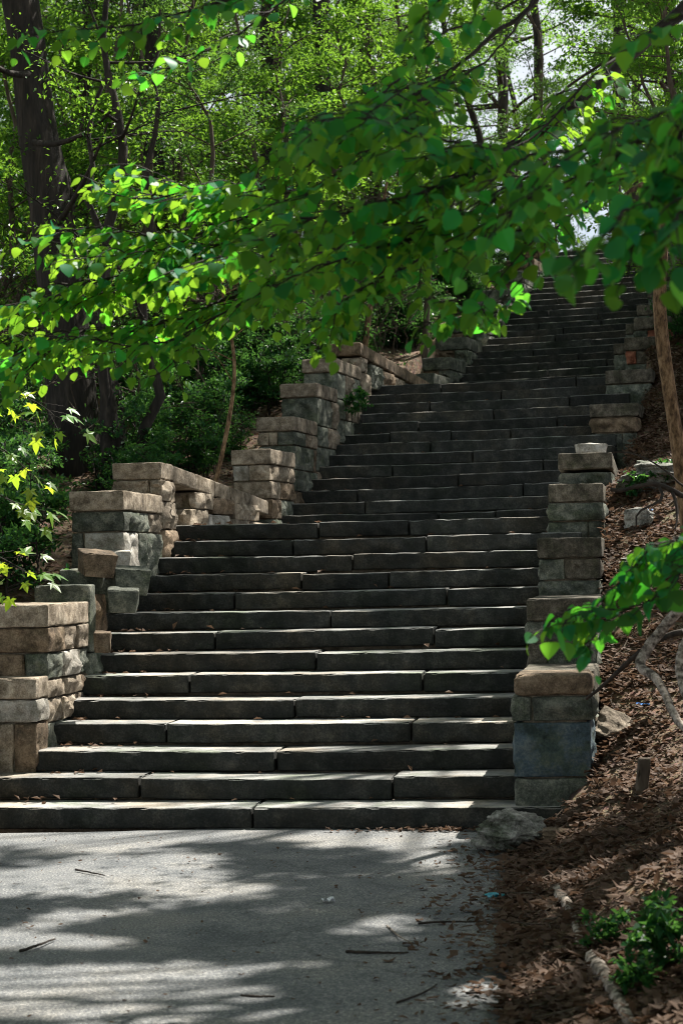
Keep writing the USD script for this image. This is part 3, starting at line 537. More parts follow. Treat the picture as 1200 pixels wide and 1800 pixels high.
def branch(name, label, guides, seed, cat='branch', mt=(LEAF, LEAFS), fill=2, **kw):
    r = np.random.default_rng(seed + 5); more = []
    for c_ in range(fill):
        for pts, rad in guides:
            if len(pts) < 4: continue
            o_ = r.normal(0, 1, 2) * [30, 26]; dy = r.uniform(-.5, .6)
            more.append(([(x + o_[0] * min(1, k / 2) + r.normal(0, 10), y + o_[1] * min(1, k / 2) + r.normal(0, 10), d + dy * min(1, k / 2)) for k, (x, y, d) in enumerate(pts)], rad * .55 if rad < .02 else .009))
    wood, leaves = grow(list(guides) + more, seed, **kw)
    o = thing(name, label, cat)
    part('limb', join(wood), TWIG, o, True)
    if len(leaves):
        ms = [leaf_mesh(*l, r) for l in leaves]
        def seen(l):
            v = l[0] - EYE; y = v @ FWD; px, py = 600 + FPX * (v @ XC) / y, 900 - FPX * (v @ YC) / y
            return (-20 < px < 1220 and -20 < py < 1820) * l[3] / y
        order = np.argsort([-seen(l) for l in leaves])
        for k in order[:300]: part('leaf', ms[k], mt[0], o, 18)
        if len(order) > 300: part('leaves', join([ms[k] for k in order[300:]]), mt[1], o, 18, kind='stuff')
    print(label, len(leaves))
    return o
branch('overhanging_branch', 'thick dark limb slanting from the upper right down to the left across the trees', [
    ([(1270, -50, 9.5), (1150, 60, 9), (1050, 150, 8.7), (940, 240, 8.3), (830, 300, 8), (700, 385, 7.8), (580, 440, 7.8), (440, 470, 7.9), (300, 500, 8.0)], .036),
    ([(830, 300, 8), (760, 390, 7.8), (700, 450, 7.6), (640, 505, 7.5), (560, 560, 7.5)], .012)], 11, from_=.36)
branch('overhanging_branch', 'leafy bough whose yellow green tip hangs at the left edge of the picture', [
    ([(640, 440, 8), (520, 480, 8.2), (400, 520, 8.4), (280, 560, 8.5), (150, 580, 8.6), (40, 590, 8.7), (-40, 620, 8.7)], .011),
    ([(400, 520, 8.4), (330, 580, 8.3), (300, 640, 8.3)], .006),
    ([(150, 580, 8.6), (90, 610, 8.5), (20, 660, 8.4)], .006)], 12)
branch('overhanging_branch', 'pale sunlit bough reaching left in front of the big dark trunk', [
    ([(560, 330, 8.2), (450, 345, 8.4), (340, 350, 8.6), (250, 345, 8.7), (190, 335, 8.8)], .009),
    ([(480, 360, 8.3), (360, 400, 8.5), (240, 420, 8.6), (110, 415, 8.7)], .009),
    ([(420, 430, 8.2), (300, 470, 8.4), (180, 500, 8.5), (60, 530, 8.6)], .009)], 13)
branch('overhanging_branch', 'long thin branch running from the top right through the middle leaves', [
    ([(990, -70, 8), (930, 20, 7.8), (860, 75, 7.6), (780, 135, 7.4), (680, 205, 7.2), (570, 280, 7.2), (460, 330, 7.3)], .013),
    ([(780, 135, 7.4), (690, 180, 7.0), (600, 200, 6.9), (530, 230, 6.9)], .008)], 14, step=.062, from_=.42)
branch('overhanging_branch', 'dark branch drooping over the upper steps with a lime green leaf tuft at its end', [
    ([(1240, 220, 8), (1110, 285, 7.6), (1020, 345, 7.4), (960, 400, 7.3), (925, 450, 7.2), (890, 505, 7.2), (850, 550, 7.2)], .013),
    ([(1000, 355, 7.4), (920, 395, 7), (840, 420, 6.9), (770, 440, 6.9)], .007),
    ([(890, 520, 7.2), (830, 555, 7.1), (780, 570, 7.1), (740, 585, 7.1)], .005)], 15, fill=1, twig=(.13, .24), step=.085)
branch('overhanging_branch', 'nearest cluster of large dark leaves hanging at the right over the steps', [
    ([(1260, 100, 5), (1190, 210, 4.9), (1140, 310, 4.9), (1112, 370, 4.8), (1090, 420, 4.8), (1085, 470, 4.8)], .009),
    ([(1260, 220, 4.9), (1200, 330, 4.8), (1160, 400, 4.7), (1140, 450, 4.7)], .008),
    ([(1112, 370, 4.8), (1060, 400, 4.8), (1000, 440, 4.8)], .005)], 16, fill=0, twig=(.12, .22), step=.042, leaf=(.055, .09))
branch('overhanging_branch', 'dense dark green spray filling the upper right corner', [
    ([(1260, 150, 6), (1150, 220, 5.9), (1050, 290, 5.8), (970, 335, 5.8), (900, 375, 5.8)], .010),
    ([(1270, 20, 6), (1190, 40, 5.9), (1120, 70, 5.9)], .007), ([(1260, 190, 6), (1160, 235, 5.8), (1060, 265, 5.7), (960, 270, 5.7), (860, 310, 5.7), (780, 360, 5.7)], .010)], 17, fill=1, twig=(.16, .3), step=.085)
branch('overhanging_branch', 'broad dark spray in the centre between the limb and the thin branch', [
    ([(900, 270, 6.8), (800, 250, 6.5), (700, 215, 6.4), (610, 190, 6.4), (530, 215, 6.4)], .009),
    ([(860, 300, 6.8), (760, 340, 6.5), (660, 370, 6.4), (560, 390, 6.4), (460, 430, 6.5)], .009),
    ([(760, 400, 6.8), (660, 430, 6.6), (560, 460, 6.6), (480, 500, 6.6)], .008), ([(1000, 290, 7), (900, 330, 6.8), (800, 380, 6.7), (700, 420, 6.7)], .008)], 18, fill=1, twig=(.18, .36), step=.068)
branch('overhanging_branch', 'leafy twig along the top left edge crossing the big trunk', [
    ([(520, -60, 7.8), (400, 0, 7.6), (260, 30, 7.5), (140, 45, 7.5), (50, 60, 7.5)], .008)], 19, fill=0, twig=(.18, .32), step=.07)
branch('overhanging_branch', 'small sunlit twig ending in pale leaves above the left wood', [
    ([(600, -80, 8), (480, 20, 8), (400, 80, 8), (320, 110, 8), (215, 140, 8)], .007)], 20, fill=0, twig=(.16, .3), step=.1, dens=.9)
branch('overhanging_branch', 'short twig of dark leaves dangling from the top centre', [
    ([(830, -60, 6), (770, -10, 6), (735, 30, 6), (715, 70, 6)], .006), ([(900, -60, 6), (860, -20, 6), (850, 0, 6)], .005)], 21, fill=0, twig=(.15, .28), step=.06)
branch('overhanging_branch', 'low leafy sprig reaching in from the right over the lower wall piers', [
    ([(1280, 905, 6.6), (1200, 950, 6.6), (1130, 1000, 6.6), (1070, 1055, 6.6), (1010, 1075, 6.6), (945, 1100, 6.6)], .005),
    ([(1070, 1055, 6.6), (1062, 1110, 6.6), (1052, 1140, 6.6)], .003), ([(1200, 950, 6.6), (1160, 960, 6.5), (1090, 1020, 6.5)], .003)], 22, fill=1, twig=(.10, .2), step=.04, from_=.05)
# maple sprays at the left edge
def maple(label, pts, seed, n, y):
    r = np.random.default_rng(seed); o = thing('maple_sprig', label, 'maple sprig'); P = smooth_line([at(a, b, y) for a, b in pts], 14); wood = [tube(P, np.linspace(.006, .002, 14), 5)]; ms = []
    for k in range(n):
        p = P[r.integers(4, 14)]; d = r.normal(size=3) * [1, .6, .5] + [0, 0, -.3]; d /= np.linalg.norm(d); q = p + d * r.uniform(.05, .22)
        wood.append(tube(np.array([p, q]), .0012, 3)); ms.append(star_leaf(q, d + [0, 0, -.3], np.array([0, -.35, 1.]) + r.normal(0, .3, 3), r.uniform(.10, .16), r))
    part('stem', join(wood), TWIG, o, True)
    for v in ms: part('leaf', v, MAPLE, o, False)
maple('lime green maple sprig beside the big trunk at the left edge', [(-60, 640), (0, 680), (50, 700), (95, 730)], 41, 26, 12)
maple('maple sprig with star shaped leaves halfway down the left edge', [(-60, 760), (-10, 780), (30, 810), (60, 840)], 42, 22, 12)
maple('drooping maple sprig over the shrubs above the left wall', [(-60, 850), (-10, 865), (20, 880), (50, 890)], 43, 14, 12)
maple('lowest maple sprig hanging in front of the shrubs by the broken wall', [(-60, 960), (-10, 975), (20, 990), (55, 1010)], 44, 16, 12)

# ------------------------------------------------------------------ trees of the wood
def quads(P, D, N, L, Wd, fold=.25):
    """many small pointed leaves at once"""
    D = D / np.linalg.norm(D, axis=1, keepdims=True); S = np.cross(D, N); S /= np.linalg.norm(S, axis=1, keepdims=True) + 1e-9; N = np.cross(S, D)
    L, Wd = L[:, None], Wd[:, None]
    v = np.stack([P, P + D * L * .45 + S * Wd / 2 + N * Wd * fold, P + D * L, P + D * L * .45 - S * Wd / 2 + N * Wd * fold], 1).reshape(-1, 3)
    k = np.arange(len(P))[:, None] * 4; f = np.concatenate([k + [0, 1, 2], k + [0, 2, 3]], 1).reshape(-1, 3)
    return v, f
def tree_meshes(seed, height, r0, first=.3, limbs=16, reach=.28, leaves=6000, leaf=.06, lean=(0, 0), spray=.35, up=.5, base=0.0, sides=10, wig=.02, stems=1, flat=1.0):
    r = np.random.default_rng(seed); wood, twp, twd = [], [], []
    for st in range(stems):
        sh = height * (1 if st == 0 else r.uniform(.6, .95)); off = np.array([0, 0, 0.]) if st == 0 else np.r_[r.normal(0, .18, 2), 0]; ln = np.asarray(lean) + (0 if st == 0 else r.normal(0, .12, 2))
        n = 16; u = np.linspace(0, 1, n); w_ = r.normal(size=(n, 2)).cumsum(0) * wig * sh / n ** .5
        T = np.stack([off[0] + ln[0] * sh * u + w_[:, 0], off[1] + ln[1] * sh * u + w_[:, 1], sh * u - .25 * (u == 0)], 1)
        rr = r0 * (1 if st == 0 else .7) * (1 - .8 * u) * (1 + .35 * np.exp(-u * sh / .35)); wood.append(tube(T, rr, sides, wob=.25, seed=seed))
        for q in range(limbs // stems):
            f = first + (1 - first) * r.random() ** .9 * .97; p = np.array([np.interp(f, u, T[:, k]) for k in range(3)]); az = r.uniform(0, 2 * np.pi)
            L = height * reach * r.uniform(.6, 1.1) * (1.1 - .6 * (f - first) / (1 - first + 1e-6)); d = np.array([math.cos(az), math.sin(az), up * r.uniform(.3, 1.3)]); d /= np.linalg.norm(d)
            m_ = 7; v = np.linspace(0, 1, m_)[:, None]; B = p + d * L * v + np.array([0, 0, -.12 * L]) * v ** 2 + r.normal(0, .03 * L, (1, 3)) * np.sin(v * 4)
            wood.append(tube(B, np.linspace(max(np.interp(f, u, rr) * .45, .008), .004, m_), 5))
            for _ in range(6):
                g = r.uniform(.25, 1); b = np.array([np.interp(g, v[:, 0], B[:, k]) for k in range(3)]); d2 = d + r.normal(0, .7, 3) * [1, 1, .5]; d2 /= np.linalg.norm(d2); L2 = L * r.uniform(.2, .42)
                e = np.stack([b, b + d2 * L2 * .5 + [0, 0, .02 * L2], b + d2 * L2 - [0, 0, .08 * L2]]); wood.append(tube(e, np.array([.006, .004, .002]), 3, False)); twp.append(e); twd.append(d2)
    tw = np.array(twp); k = r.integers(0, len(tw), leaves); t = r.random(leaves) ** .7
    P = np.where(t[:, None] < .5, tw[k, 0] + (tw[k, 1] - tw[k, 0]) * (t * 2)[:, None], tw[k, 1] + (tw[k, 2] - tw[k, 1]) * (t * 2 - 1)[:, None]) + r.normal(0, spray * .35, (leaves, 3)) * [1, 1, .35 * flat]
    D = np.array(twd)[k] + r.normal(0, .8, (leaves, 3)) + [0, 0, -.3]; N = np.array([0, 0, 1.]) + r.normal(0, .45, (leaves, 3))
    L = leaf * r.uniform(.6, 1.25, leaves)
    return join(wood), (P, D, N, L)
def tree(name, label, cat, loc, rz=0, sc=1, m=BARK2, lm=WOODLEAF, group=None, wf=.55, **kw):
    wd, (P, D, N, L) = tree_meshes(**kw); o = thing(name, label, cat, loc, rz, sc, group)
    part('trunk', wd, m, o, True); part('crown', quads(P, D, N, L, L * wf), lm, o)
    return o
def gpos(px, y): p = at(px, 900, y); return np.array([p[0], y, float(ground(p[0], y))])
# the big dark trunk at the left, its crown far overhead
b0, b1 = at(142, 870, 22.), at(40, 0, 22.5)
n = 22; u = np.linspace(0, 1, n); T = b0 + (b1 - b0) * (u * 1.9)[:, None]; T[:, 0] += .05 * np.sin(u * 7); T[0, 2] -= .4
wd = [tube(T, .30 * (1 - .55 * u) * (1 + .25 * np.exp(-u * 22)), 24, wob=.3, seed=4)]
r_ = np.random.default_rng(5); P_, D_ = [], []
for q in range(22):
    f = r_.uniform(.55, 1); p = np.array([np.interp(f, u, T[:, k]) for k in range(3)]); az = r_.uniform(0, 6.28); L = r_.uniform(2, 4.5); d = np.array([math.cos(az), math.sin(az), .35]); v = np.linspace(0, 1, 8)[:, None]
    B = p + d * L * v + [0, 0, -.05 * L] * v ** 2; wd.append(tube(B, np.linspace(.07, .01, 8), 6)); k = r_.uniform(.3, 1, 500); P_.append(np.stack([np.interp(k, v[:, 0], B[:, c]) for c in range(3)], 1) + r_.normal(0, .45, (500, 3)) * [1, 1, .6]); D_.append(r_.normal(size=(500, 3)))
for px0, py0, px1, py1 in ((60, 250, 200, 190), (80, 420, 190, 215), (50, 130, -60, 60)):
    a_, b_ = at(px0, py0, 22), at(px1, py1, 21); wd.append(tube(smooth_line([a_, (a_ + b_) / 2 + [0, 0, -.15], b_], 8), np.linspace(.045, .012, 8), 6))
big = thing('large_tree', 'tall tree with a thick black leaning trunk at the left', 'tree'); part('trunk', join(wd), BARK, big, True)
P_ = np.vstack(P_); part('crown', quads(P_, np.vstack(D_), r_.normal(size=P_.shape) * .4 + [0, 0, 1], np.full(len(P_), .11), np.full(len(P_), .07)), CANOPY, big)
# trunks one can tell apart
for label, px, y, kw in (
    ('dark twin trunk just right of the big black trunk', 200, 21.0, dict(seed=51, height=6.5, r0=.10, first=.35, limbs=26, leaves=3000, leaf=.06, stems=4, lean=(.05, .02), wig=.05)),
    ('dark trunk standing behind the shrubs between the twin trunk and the brown sapling', 288, 30, dict(seed=52, height=15, r0=.22, first=.35, limbs=20, leaves=6000, leaf=.08)),
    ('dark trunk seen just above the middle flight wall', 562, 31, dict(seed=53, height=15, r0=.2, first=.4, limbs=20, leaves=6000, leaf=.08)),
    ('straight grey trunk behind the big black trunk', 150, 31, dict(seed=54, height=17, r0=.17, first=.45, limbs=18, leaves=6000, leaf=.08)),
    ('tall bare trunk against the sky near the top right', 1095, 46, dict(seed=55, height=20, r0=.2, first=.4, limbs=18, leaves=4000, leaf=.08)),
    ('forked trunk against the bright sky right of centre', 960, 50, dict(seed=56, height=18, r0=.18, first=.3, limbs=22, leaves=4000, leaf=.08, stems=2)),
    ('dark trunk rising near the top centre', 650, 42, dict(seed=57, height=18, r0=.2, first=.3, limbs=22, leaves=6000, leaf=.08))):
    tree('wood_tree', label, 'tree', gpos(px, y), 0, 1, BARK, group=None, **kw)
# slender brown trunk on the right bank
pts = [(1212, 1010, 13.2), (1205, 900, 13.2), (1190, 780, 13.2), (1172, 660, 13.2), (1160, 560, 13.2), (1163, 440, 13.2), (1180, 300, 13.2), (1212, 150, 13.2), (1240, 0, 13.2), (1262, -200, 13.2), (1250, -420, 13.2)]
T = smooth_line([at(*p) for p in pts], 40); wd = [tube(T, np.linspace(.054, .03, 40), 14, wob=.18, seed=9)]
for a_, b_ in (((1176, 320), (1060, 390)), ((1250, -160), (1100, -300))):
    p, q = at(*a_, 13), at(*b_, 12.2); wd.append(tube(smooth_line([p, (p + q) / 2 + [0, 0, .1], q], 10), np.linspace(.028, .006, 10), 6))
st = thing('slender_tree', 'slender tree with a light brown trunk on the right bank', 'tree'); part('trunk', join(wd), LIGHTBARK, st, True)
p_ = np.vstack([T[30:]] * 60) ; p_ = p_ + r_.normal(0, .8, p_.shape) + [0, 0, .6]
part('crown', quads(p_, r_.normal(size=p_.shape), r_.normal(size=p_.shape) * .5 + [0, 0, 1], np.full(len(p_), .08), np.full(len(p_), .055)), LEAFS, st)
# thin brown sapling above the landing wall, two thin poles further up
def pole(label, pts, y, rad, m):
    T = smooth_line([at(a, b, y) for a, b in pts], 24); g = float(ground(T[0, 0], T[0, 1])); T = np.vstack([[T[0, 0], T[0, 1], min(g, T[0, 2]) - .1], T])
    wd = [tube(T, np.linspace(rad, rad * .4, len(T)), 8, wob=.2, seed=3)]; P, D = [], []
    for q in range(9):
        p = T[r_.integers(8, 24)]; d = r_.normal(size=3); d[2] = abs(d[2]) * .5; d /= np.linalg.norm(d); L = r_.uniform(.3, .8); e = p + d * L; wd.append(tube(np.stack([p, (p + e) / 2 + [0, 0, .04], e]), np.array([.007, .005, .002]), 4))
        P.append(p + d * L * r_.uniform(.3, 1, (18, 1)) + r_.normal(0, .06, (18, 3))); D.append(r_.normal(size=(18, 3)))
    o = thing('sapling', label, 'sapling'); part('trunk', join(wd), m, o, True); P = np.vstack(P); part('crown', quads(P, np.vstack(D), r_.normal(size=P.shape) * .4 + [0, 0, 1], np.full(len(P), .06), np.full(len(P), .04)), SHRUBLEAF, o)
pole('thin bent brown sapling above the first landing wall', [(378, 850), (395, 775), (408, 700), (412, 640), (400, 560), (385, 480), (380, 400)], 19.5, .026, LIGHTBARK)
pole('thin brown stem leaning behind the sloping coping of the second landing', [(640, 620), (650, 540), (660, 470), (668, 400), (680, 320)], 27.5, .05, LIGHTBARK)
pole('short reddish stem left of the upper flight', [(745, 640), (748, 580), (752, 520), (756, 440)], 30, .07, BARK2)

# woodland saplings, shrubs and trees, repeated
def scatter(protos, spots, labels, group, sc=(.8, 1.2), seed=0):
    r = np.random.default_rng(seed)
    for k, (x, y) in enumerate(spots):
        p = protos[k % len(protos)]; loc = (x, y, float(ground(x, y)) - .05); rz, s = r.uniform(0, 6.28), r.uniform(*sc)
        if k < len(protos):
            X_ = UsdGeom.Xformable(p); ops = X_.GetOrderedXformOps(); ops[0].Set(Gf.Vec3d(*map(float, loc))); ops[1].Set(float(math.degrees(rz))); ops[2].Set(Gf.Vec3f(s, s, s))
        else: dup(p, loc, rz, s, labels, group)
r = np.random.default_rng(21)
G_ = 'young trees of the background wood'; lab = 'slender young tree with small bright leaves in the wood behind'
yt = [tree('young_tree', lab, 'tree', (0, 0, 0), 0, 1, BARK2, WOODLEAF2 if k == 1 else WOODLEAF, G_, seed=61 + k, height=h, r0=.06, first=.12, limbs=34, reach=.24, leaves=9000, leaf=.075, stems=s, spray=.3, wig=.05, up=.6) for k, (h, s) in enumerate(((6.5, 2), (8, 1), (7, 3)))]
spots = []
for _ in range(4000):
    y = r.uniform(23, 44); lx = np.interp(y, YL, XL) - 1.0; rx = np.interp(y, YR, XR) + 1.2
    x = r.uniform(-.20 * y - 3, .22 * y + 2)
    if lx < x < rx or (x > rx and r.random() < .65) or (y > 33 and x > .0 and r.random() < .6): continue
    if all((x - a) ** 2 + (y - b) ** 2 > 1.5 ** 2 for a, b in spots): spots.append((x, y))
    if len(spots) >= 62: break
scatter(yt, spots, lab, G_, (.75, 1.25), 3)
G_ = 'tall trees far back in the wood'; lab = 'tall woodland tree far back in the wood'
ft = [tree('far_tree', lab, 'tree', (0, 0, 0), 0, 1, BARK, WOODLEAF2 if k == 1 else WOODLEAF, G_, seed=81 + k, height=h, r0=.2, first=.25, limbs=40, reach=.2, leaves=9000, leaf=.12, spray=.6, wig=.03) for k, h in enumerate((15, 18))]
spots = []
for _ in range(3000):
    y = r.uniform(42, 85); x = r.uniform(-.24 * y, .24 * y)
    if x > .0 * y and x < .17 * y and r.random() < .86: continue
    if all((x - a) ** 2 + (y - b) ** 2 > 3.2 ** 2 for a, b in spots): spots.append((x, y))
    if len(spots) >= 36: break
scatter(ft, spots, lab, G_, (.75, 1.2), 4)
G_ = 'low green shrubs on the wooded slope'; lab = 'low green shrub on the wooded slope beside the stairs'
sh = [tree('shrub', lab, 'shrub', (0, 0, 0), 0, 1, TWIG, SHRUBLEAF, G_, seed=91 + k, height=1.0, r0=.012, first=.05, limbs=34, reach=.42, leaves=2600, leaf=.055, stems=5, spray=.16, wig=.08, up=.7) for k in range(3)]
spots = []
for _ in range(6000):
    y = r.uniform(14.2, 27); lx = np.interp(y, YL, XL) - .85
    x = lx - abs(r.normal(0, 2.4)) - .1
    pxx = 600 + FPX * x / y
    if x < -.19 * y - 1.5 or (50 < pxx < 215 and y > 14.3): continue
    if all((x - a) ** 2 + (y - b) ** 2 > .48 ** 2 for a, b in spots): spots.append((x, y))
    if len(spots) >= 110: break
for _ in range(40):
    y = r.uniform(22, 34); x = np.interp(y, YR, XR) + 1.0 + abs(r.normal(0, 1.5)); spots.append((x, y))
for _ in range(70):
    y = r.uniform(24, 38); x = np.interp(y, YL, XL) - .9 - abs(r.normal(0, 1.6)); spots.append((x, y))
scatter(sh, spots, lab, G_, (.65, 1.15), 5)
G_ = 'bare twiggy brush in the dark wood'; lab = 'bare twiggy brush in the shade of the left wood'
br = [tree('brush', lab, 'brush', (0, 0, 0), 0, 1, BARK2, SHRUBLEAF, G_, seed=191 + k, height=2.4, r0=.016, first=.05, limbs=30, reach=.4, leaves=420, leaf=.06, stems=6, spray=.2, wig=.1, up=.7) for k in range(2)]
spots = []
for _ in range(34):
    y = r.uniform(20, 31); x = np.interp(y, YL, XL) - 1.2 - abs(r.normal(0, 2.2))
    if y < 23 and 60 < 600 + FPX * x / y < 215: continue
    spots.append((x, y))
scatter(br, spots, lab, G_, (.7, 1.3), 8)
# small plants on the right
for label, px, py, s in (('leafy green plant in the lower right corner', 1130, 1740, .25), ('small green weed beside the pale root at the lower right', 1075, 1660, .2), ('tuft of bright leaves among the rocks on the right bank', 1118, 872, .34), ('little green weed by the slender tree', 1165, 850, .28), ('green plant at the right picture edge by the litter', 1185, 1700, .34), ('small plant sprouting between the stones by the middle flight', 630, 728, .4)):
    p = on_ground(px, py) if px != 630 else at(630, 728, 23.4)
    tree('weed', label, 'plant', p - [0, 0, .02], 1.0, s, TWIG, SHRUBLEAF, seed=int(px), height=.8, r0=.012, first=.1, limbs=18, reach=.5, leaves=330, leaf=.16, stems=4, spray=.15, wig=.08, wf=.7)

# ------------------------------------------------------------------ tall trees standing outside the picture whose crowns shade the stairs
def lit(x, y):
    """how far the crowns leave the ground at (x, y) open to the sun"""
    n = fbm(np.stack([x * 2.0, y * 1.5, 0 * x], -1), 31, 3)
    p = np.full(np.shape(x), .36)
    p = np.where((y > 12.0) & (y < 15.2) & (x > -3) & (x < 1.2), .95, p)
    p = np.where((y >= 15.2) & (y < 21.5) & (x > -2.6) & (x < 3), .52, p)
    p = np.where((y > 8.6) & (y < 12.0) & (x < .8), .44 + .10 * np.clip(-x - .3, -.9, 1.5) + np.where(y > 11.7, .16, 0), p)
    p = np.where((y > 8.6) & (y < 10.6) & (x > -.2), .36, p); p = np.where(y <= 8.7, .20, p)
    p = np.where((x > np.interp(y, YR, XR) + .1) & (y < 20), .60, p); p = np.where((x > 1.3) & (y > 11.2) & (y < 20), .92, p); p = np.where((x > .4) & (y < 7.2), .42, p)
    p = np.where((y > 18) & (x < np.interp(y, YL, XL) - .5), .14, p)
    p = np.where(y > 27, .5, p)
    return np.random.default_rng(5).random(np.shape(x)) < np.clip((p - n) / .10 + .5, 0.0, 1.0)
def lit_low(x, y): return (np.abs(x - 1.15) < .75) & (np.abs(y - 6.6) < .35)
def lit_high(x, y):
    n = fbm(np.stack([x * 1.3 + 40, y * 1.3, 0 * x], -1), 57, 3)
    return (y > 7.3) & (y < 10) & (x > -3.2) & (x < 2.4) & (n < np.clip(.66 - .03 * x, .60, .76))
def canopy(label, x, y, hgt, rx, rz, nleaf, seed):
    r = np.random.default_rng(seed); g = float(ground(x, y)); n = 18; u = np.linspace(0, 1, n)
    T = np.stack([x + r.normal(size=n).cumsum() * .05, y + r.normal(size=n).cumsum() * .05, g - .3 + (hgt + rz) * u], 1); wd = [tube(T, .24 * (1 - .75 * u) * (1 + .3 * np.exp(-u * 20)), 12, wob=.3, seed=seed)]
    cl = []
    for q in range(60):
        d = r.normal(size=3); d /= np.linalg.norm(d); d *= r.random() ** .4; c = np.array([x, y, g + hgt]) + d * [rx, rx, rz]; cl.append(c)
        if q < 26:
            f = np.clip((c[2] - g) / (hgt + rz) * .8, .35, .95); p = np.array([np.interp(f, u, T[:, k]) for k in range(3)]); wd.append(tube(smooth_line([p, (p + c) / 2 + [0, 0, .2], c], 7), np.linspace(.05, .012, 7), 5))
    cl = np.array(cl); k = r.integers(0, len(cl), nleaf); P = cl[k] + r.normal(0, 1, (nleaf, 3)) * [.85, .85, .45]
    q = P.copy()
    for _ in range(4): t_ = (P[:, 2] - shade_z(q[:, 0], q[:, 1])) / SUNV[2]; q = P - SUNV * t_[:, None]
    v = P - EYE; dp = v @ FWD; ty = (v @ YC) / dp
    hi = P - SUNV * ((P[:, 2:] - 3.3) / SUNV[2])
    lo2 = P - SUNV * ((P[:, 2:] - 2.5) / SUNV[2])
    lo = P - SUNV * ((P[:, 2:] - 1.55) / SUNV[2])
    keep = ~lit(q[:, 0], q[:, 1]) & ~lit_high(hi[:, 0], hi[:, 1]) & ~lit_low(lo[:, 0], lo[:, 1]) & ~((np.abs(lo2[:, 0] + 2.2) < .8) & (np.abs(lo2[:, 1] - 12) < .7)) & ~((dp > 0) & (ty < .30) & (np.abs((v @ XC) / dp) < .2) & (dp < 22))
    P = P[keep]; m_ = len(P)
    o = thing('canopy_tree', label, 'tree'); part('trunk', join(wd), BARK, o, True)
    part('crown', quads(P, r.normal(size=(m_, 3)), r.normal(size=(m_, 3)) * .45 + [0, 0, 1], np.full(m_, .17), np.full(m_, .125)), CANOPY, o)
for args in (('tall tree on the right bank whose crown shades the foot of the stairs', 5.2, 13.5, 10.5, 4.2, 2.6, 26000, 201), ('tall tree beside the path outside the right edge', 5.0, 8.0, 9.5, 3.8, 2.4, 18000, 202), ('tall tree on the bank just right of the lower flight', 3.7, 10.9, 9.6, 3.3, 2.2, 26000, 208), ('tall tree on the bank above the lower flight', 3.4, 6.2, 9.0, 3.0, 2.2, 16000, 209),  # tree just right of the lower flight is added to shade the near asphalt
             ('tall tree on the right bank beside the first landing', 6.5, 19.5, 10.5, 4.5, 2.8, 28000, 203), ('tall tree on the right bank beside the middle flight', 7.6, 26.5, 11, 4.5, 3, 26000, 204),
             ('tall tree high on the slope right of the upper flight', 9.5, 35.5, 10, 4.5, 3, 20000, 205), ('tall tree on the left slope beside the landing', -6.5, 17.5, 11, 4.2, 2.6, 18000, 206), ('tall tree whose crown hangs over the left wood', -1.0, 33.5, 11.5, 4.2, 3, 18000, 207)):
    canopy(*args)
for args in (('tall tree behind the viewer left of the path', -5.5, 1.0, 7.5, 4.8, 3.6, 26000, 211), ('tall tree behind the viewer right of the path', 4.5, -2.5, 7.5, 5.0, 3.6, 26000, 212), ('tall tree further back along the path', -1.5, -8.0, 8.0, 6.0, 4.5, 30000, 213),  # unseen trees added around the camera to keep sky light off the risers
             ('tall tree at the left of the path outside the picture', -7.5, 9.5, 9.0, 4.6, 3.6, 26000, 214), ('broad tree back along the path on the left', -9.0, -6.0, 6.5, 5, 4.5, 24000, 215), ('broad tree back along the path on the right', 9.0, -7.0, 6.5, 5, 4.5, 24000, 216)):
    canopy(*args)

# ------------------------------------------------------------------ leaf litter, sticks and rubbish
def dead_leaves(P, D, N, L, Wd, r):
    m_ = len(P); D = D / np.linalg.norm(D, axis=1, keepdims=True); S = np.cross(D, N); S /= np.linalg.norm(S, axis=1, keepdims=True) + 1e-9; N = np.cross(S, D); L, Wd = L[:, None], Wd[:, None]
    cu, cv = r.uniform(-.35, .45, (m_, 1)), r.uniform(-.4, .5, (m_, 1)); vs = []
    for a, b in ((0, 0), (.22, .36), (.62, .46), (1, .06), (.68, -.42), (.25, -.40), (.48, 0)):
        a_ = a + r.uniform(-.06, .06, (m_, 1)); b_ = b * r.uniform(.7, 1.15, (m_, 1)); vs.append(P + D * L * a_ + S * Wd * b_ + N * (L * cu * (a_ - .4) ** 2 * 2 + Wd * cv * np.abs(b_) * 1.6))
    v = np.stack(vs, 1).reshape(-1, 3); k = np.arange(m_)[:, None] * 7
    f = np.concatenate([k + [6, i, (i + 1) % 6] for i in range(6)], 1).reshape(-1, 3); return v, f
def litter(n, xy, label, seed, size=(.03, .085), lift=.03):
    r = np.random.default_rng(seed); x, y = xy(r, n); z = ground(x, y); g = np.where((x < np.interp(y, YR, XR) + .15) & (y < 12.4), .008, z)
    P = np.stack([x, y, np.maximum(z, g) + r.random(len(x)) ** 2 * lift + .004], 1); m_ = len(P); D = r.normal(size=(m_, 3)) * [1, 1, .18]; N = r.normal(0, .25, (m_, 3)) + [0, 0, 1]; L = size[0] + (size[1] - size[0]) * r.random(m_) ** 1.6
    return solo('leaf_litter', dead_leaves(P, D, N, L, L * r.uniform(.4, .8, m_), r), LITTER, label, 'leaf litter', kind='stuff')
def bank(r, n):
    n = int(n * 1.3); y = 4.6 + 25 * r.random(n) ** 1.45; x = np.interp(y, YR, XR) + np.where(y > 12.1, .52, .0) + np.abs(r.normal(0, 1.3, n)) - .05; k = r.random(n) < np.clip((fbm(np.stack([x * 2.3, y * 2.3, 0 * x], -1), 71, 3) - .36) * 6, .5, 1); return x[k], y[k]
litter(76000, bank, 'dry brown leaves covering the right bank beside the stairs', 1)
litter(26000, bank, 'crumbled leaf fragments between the dead leaves on the right bank', 11, (.01, .03), .025)
r = np.random.default_rng(78); ms = []
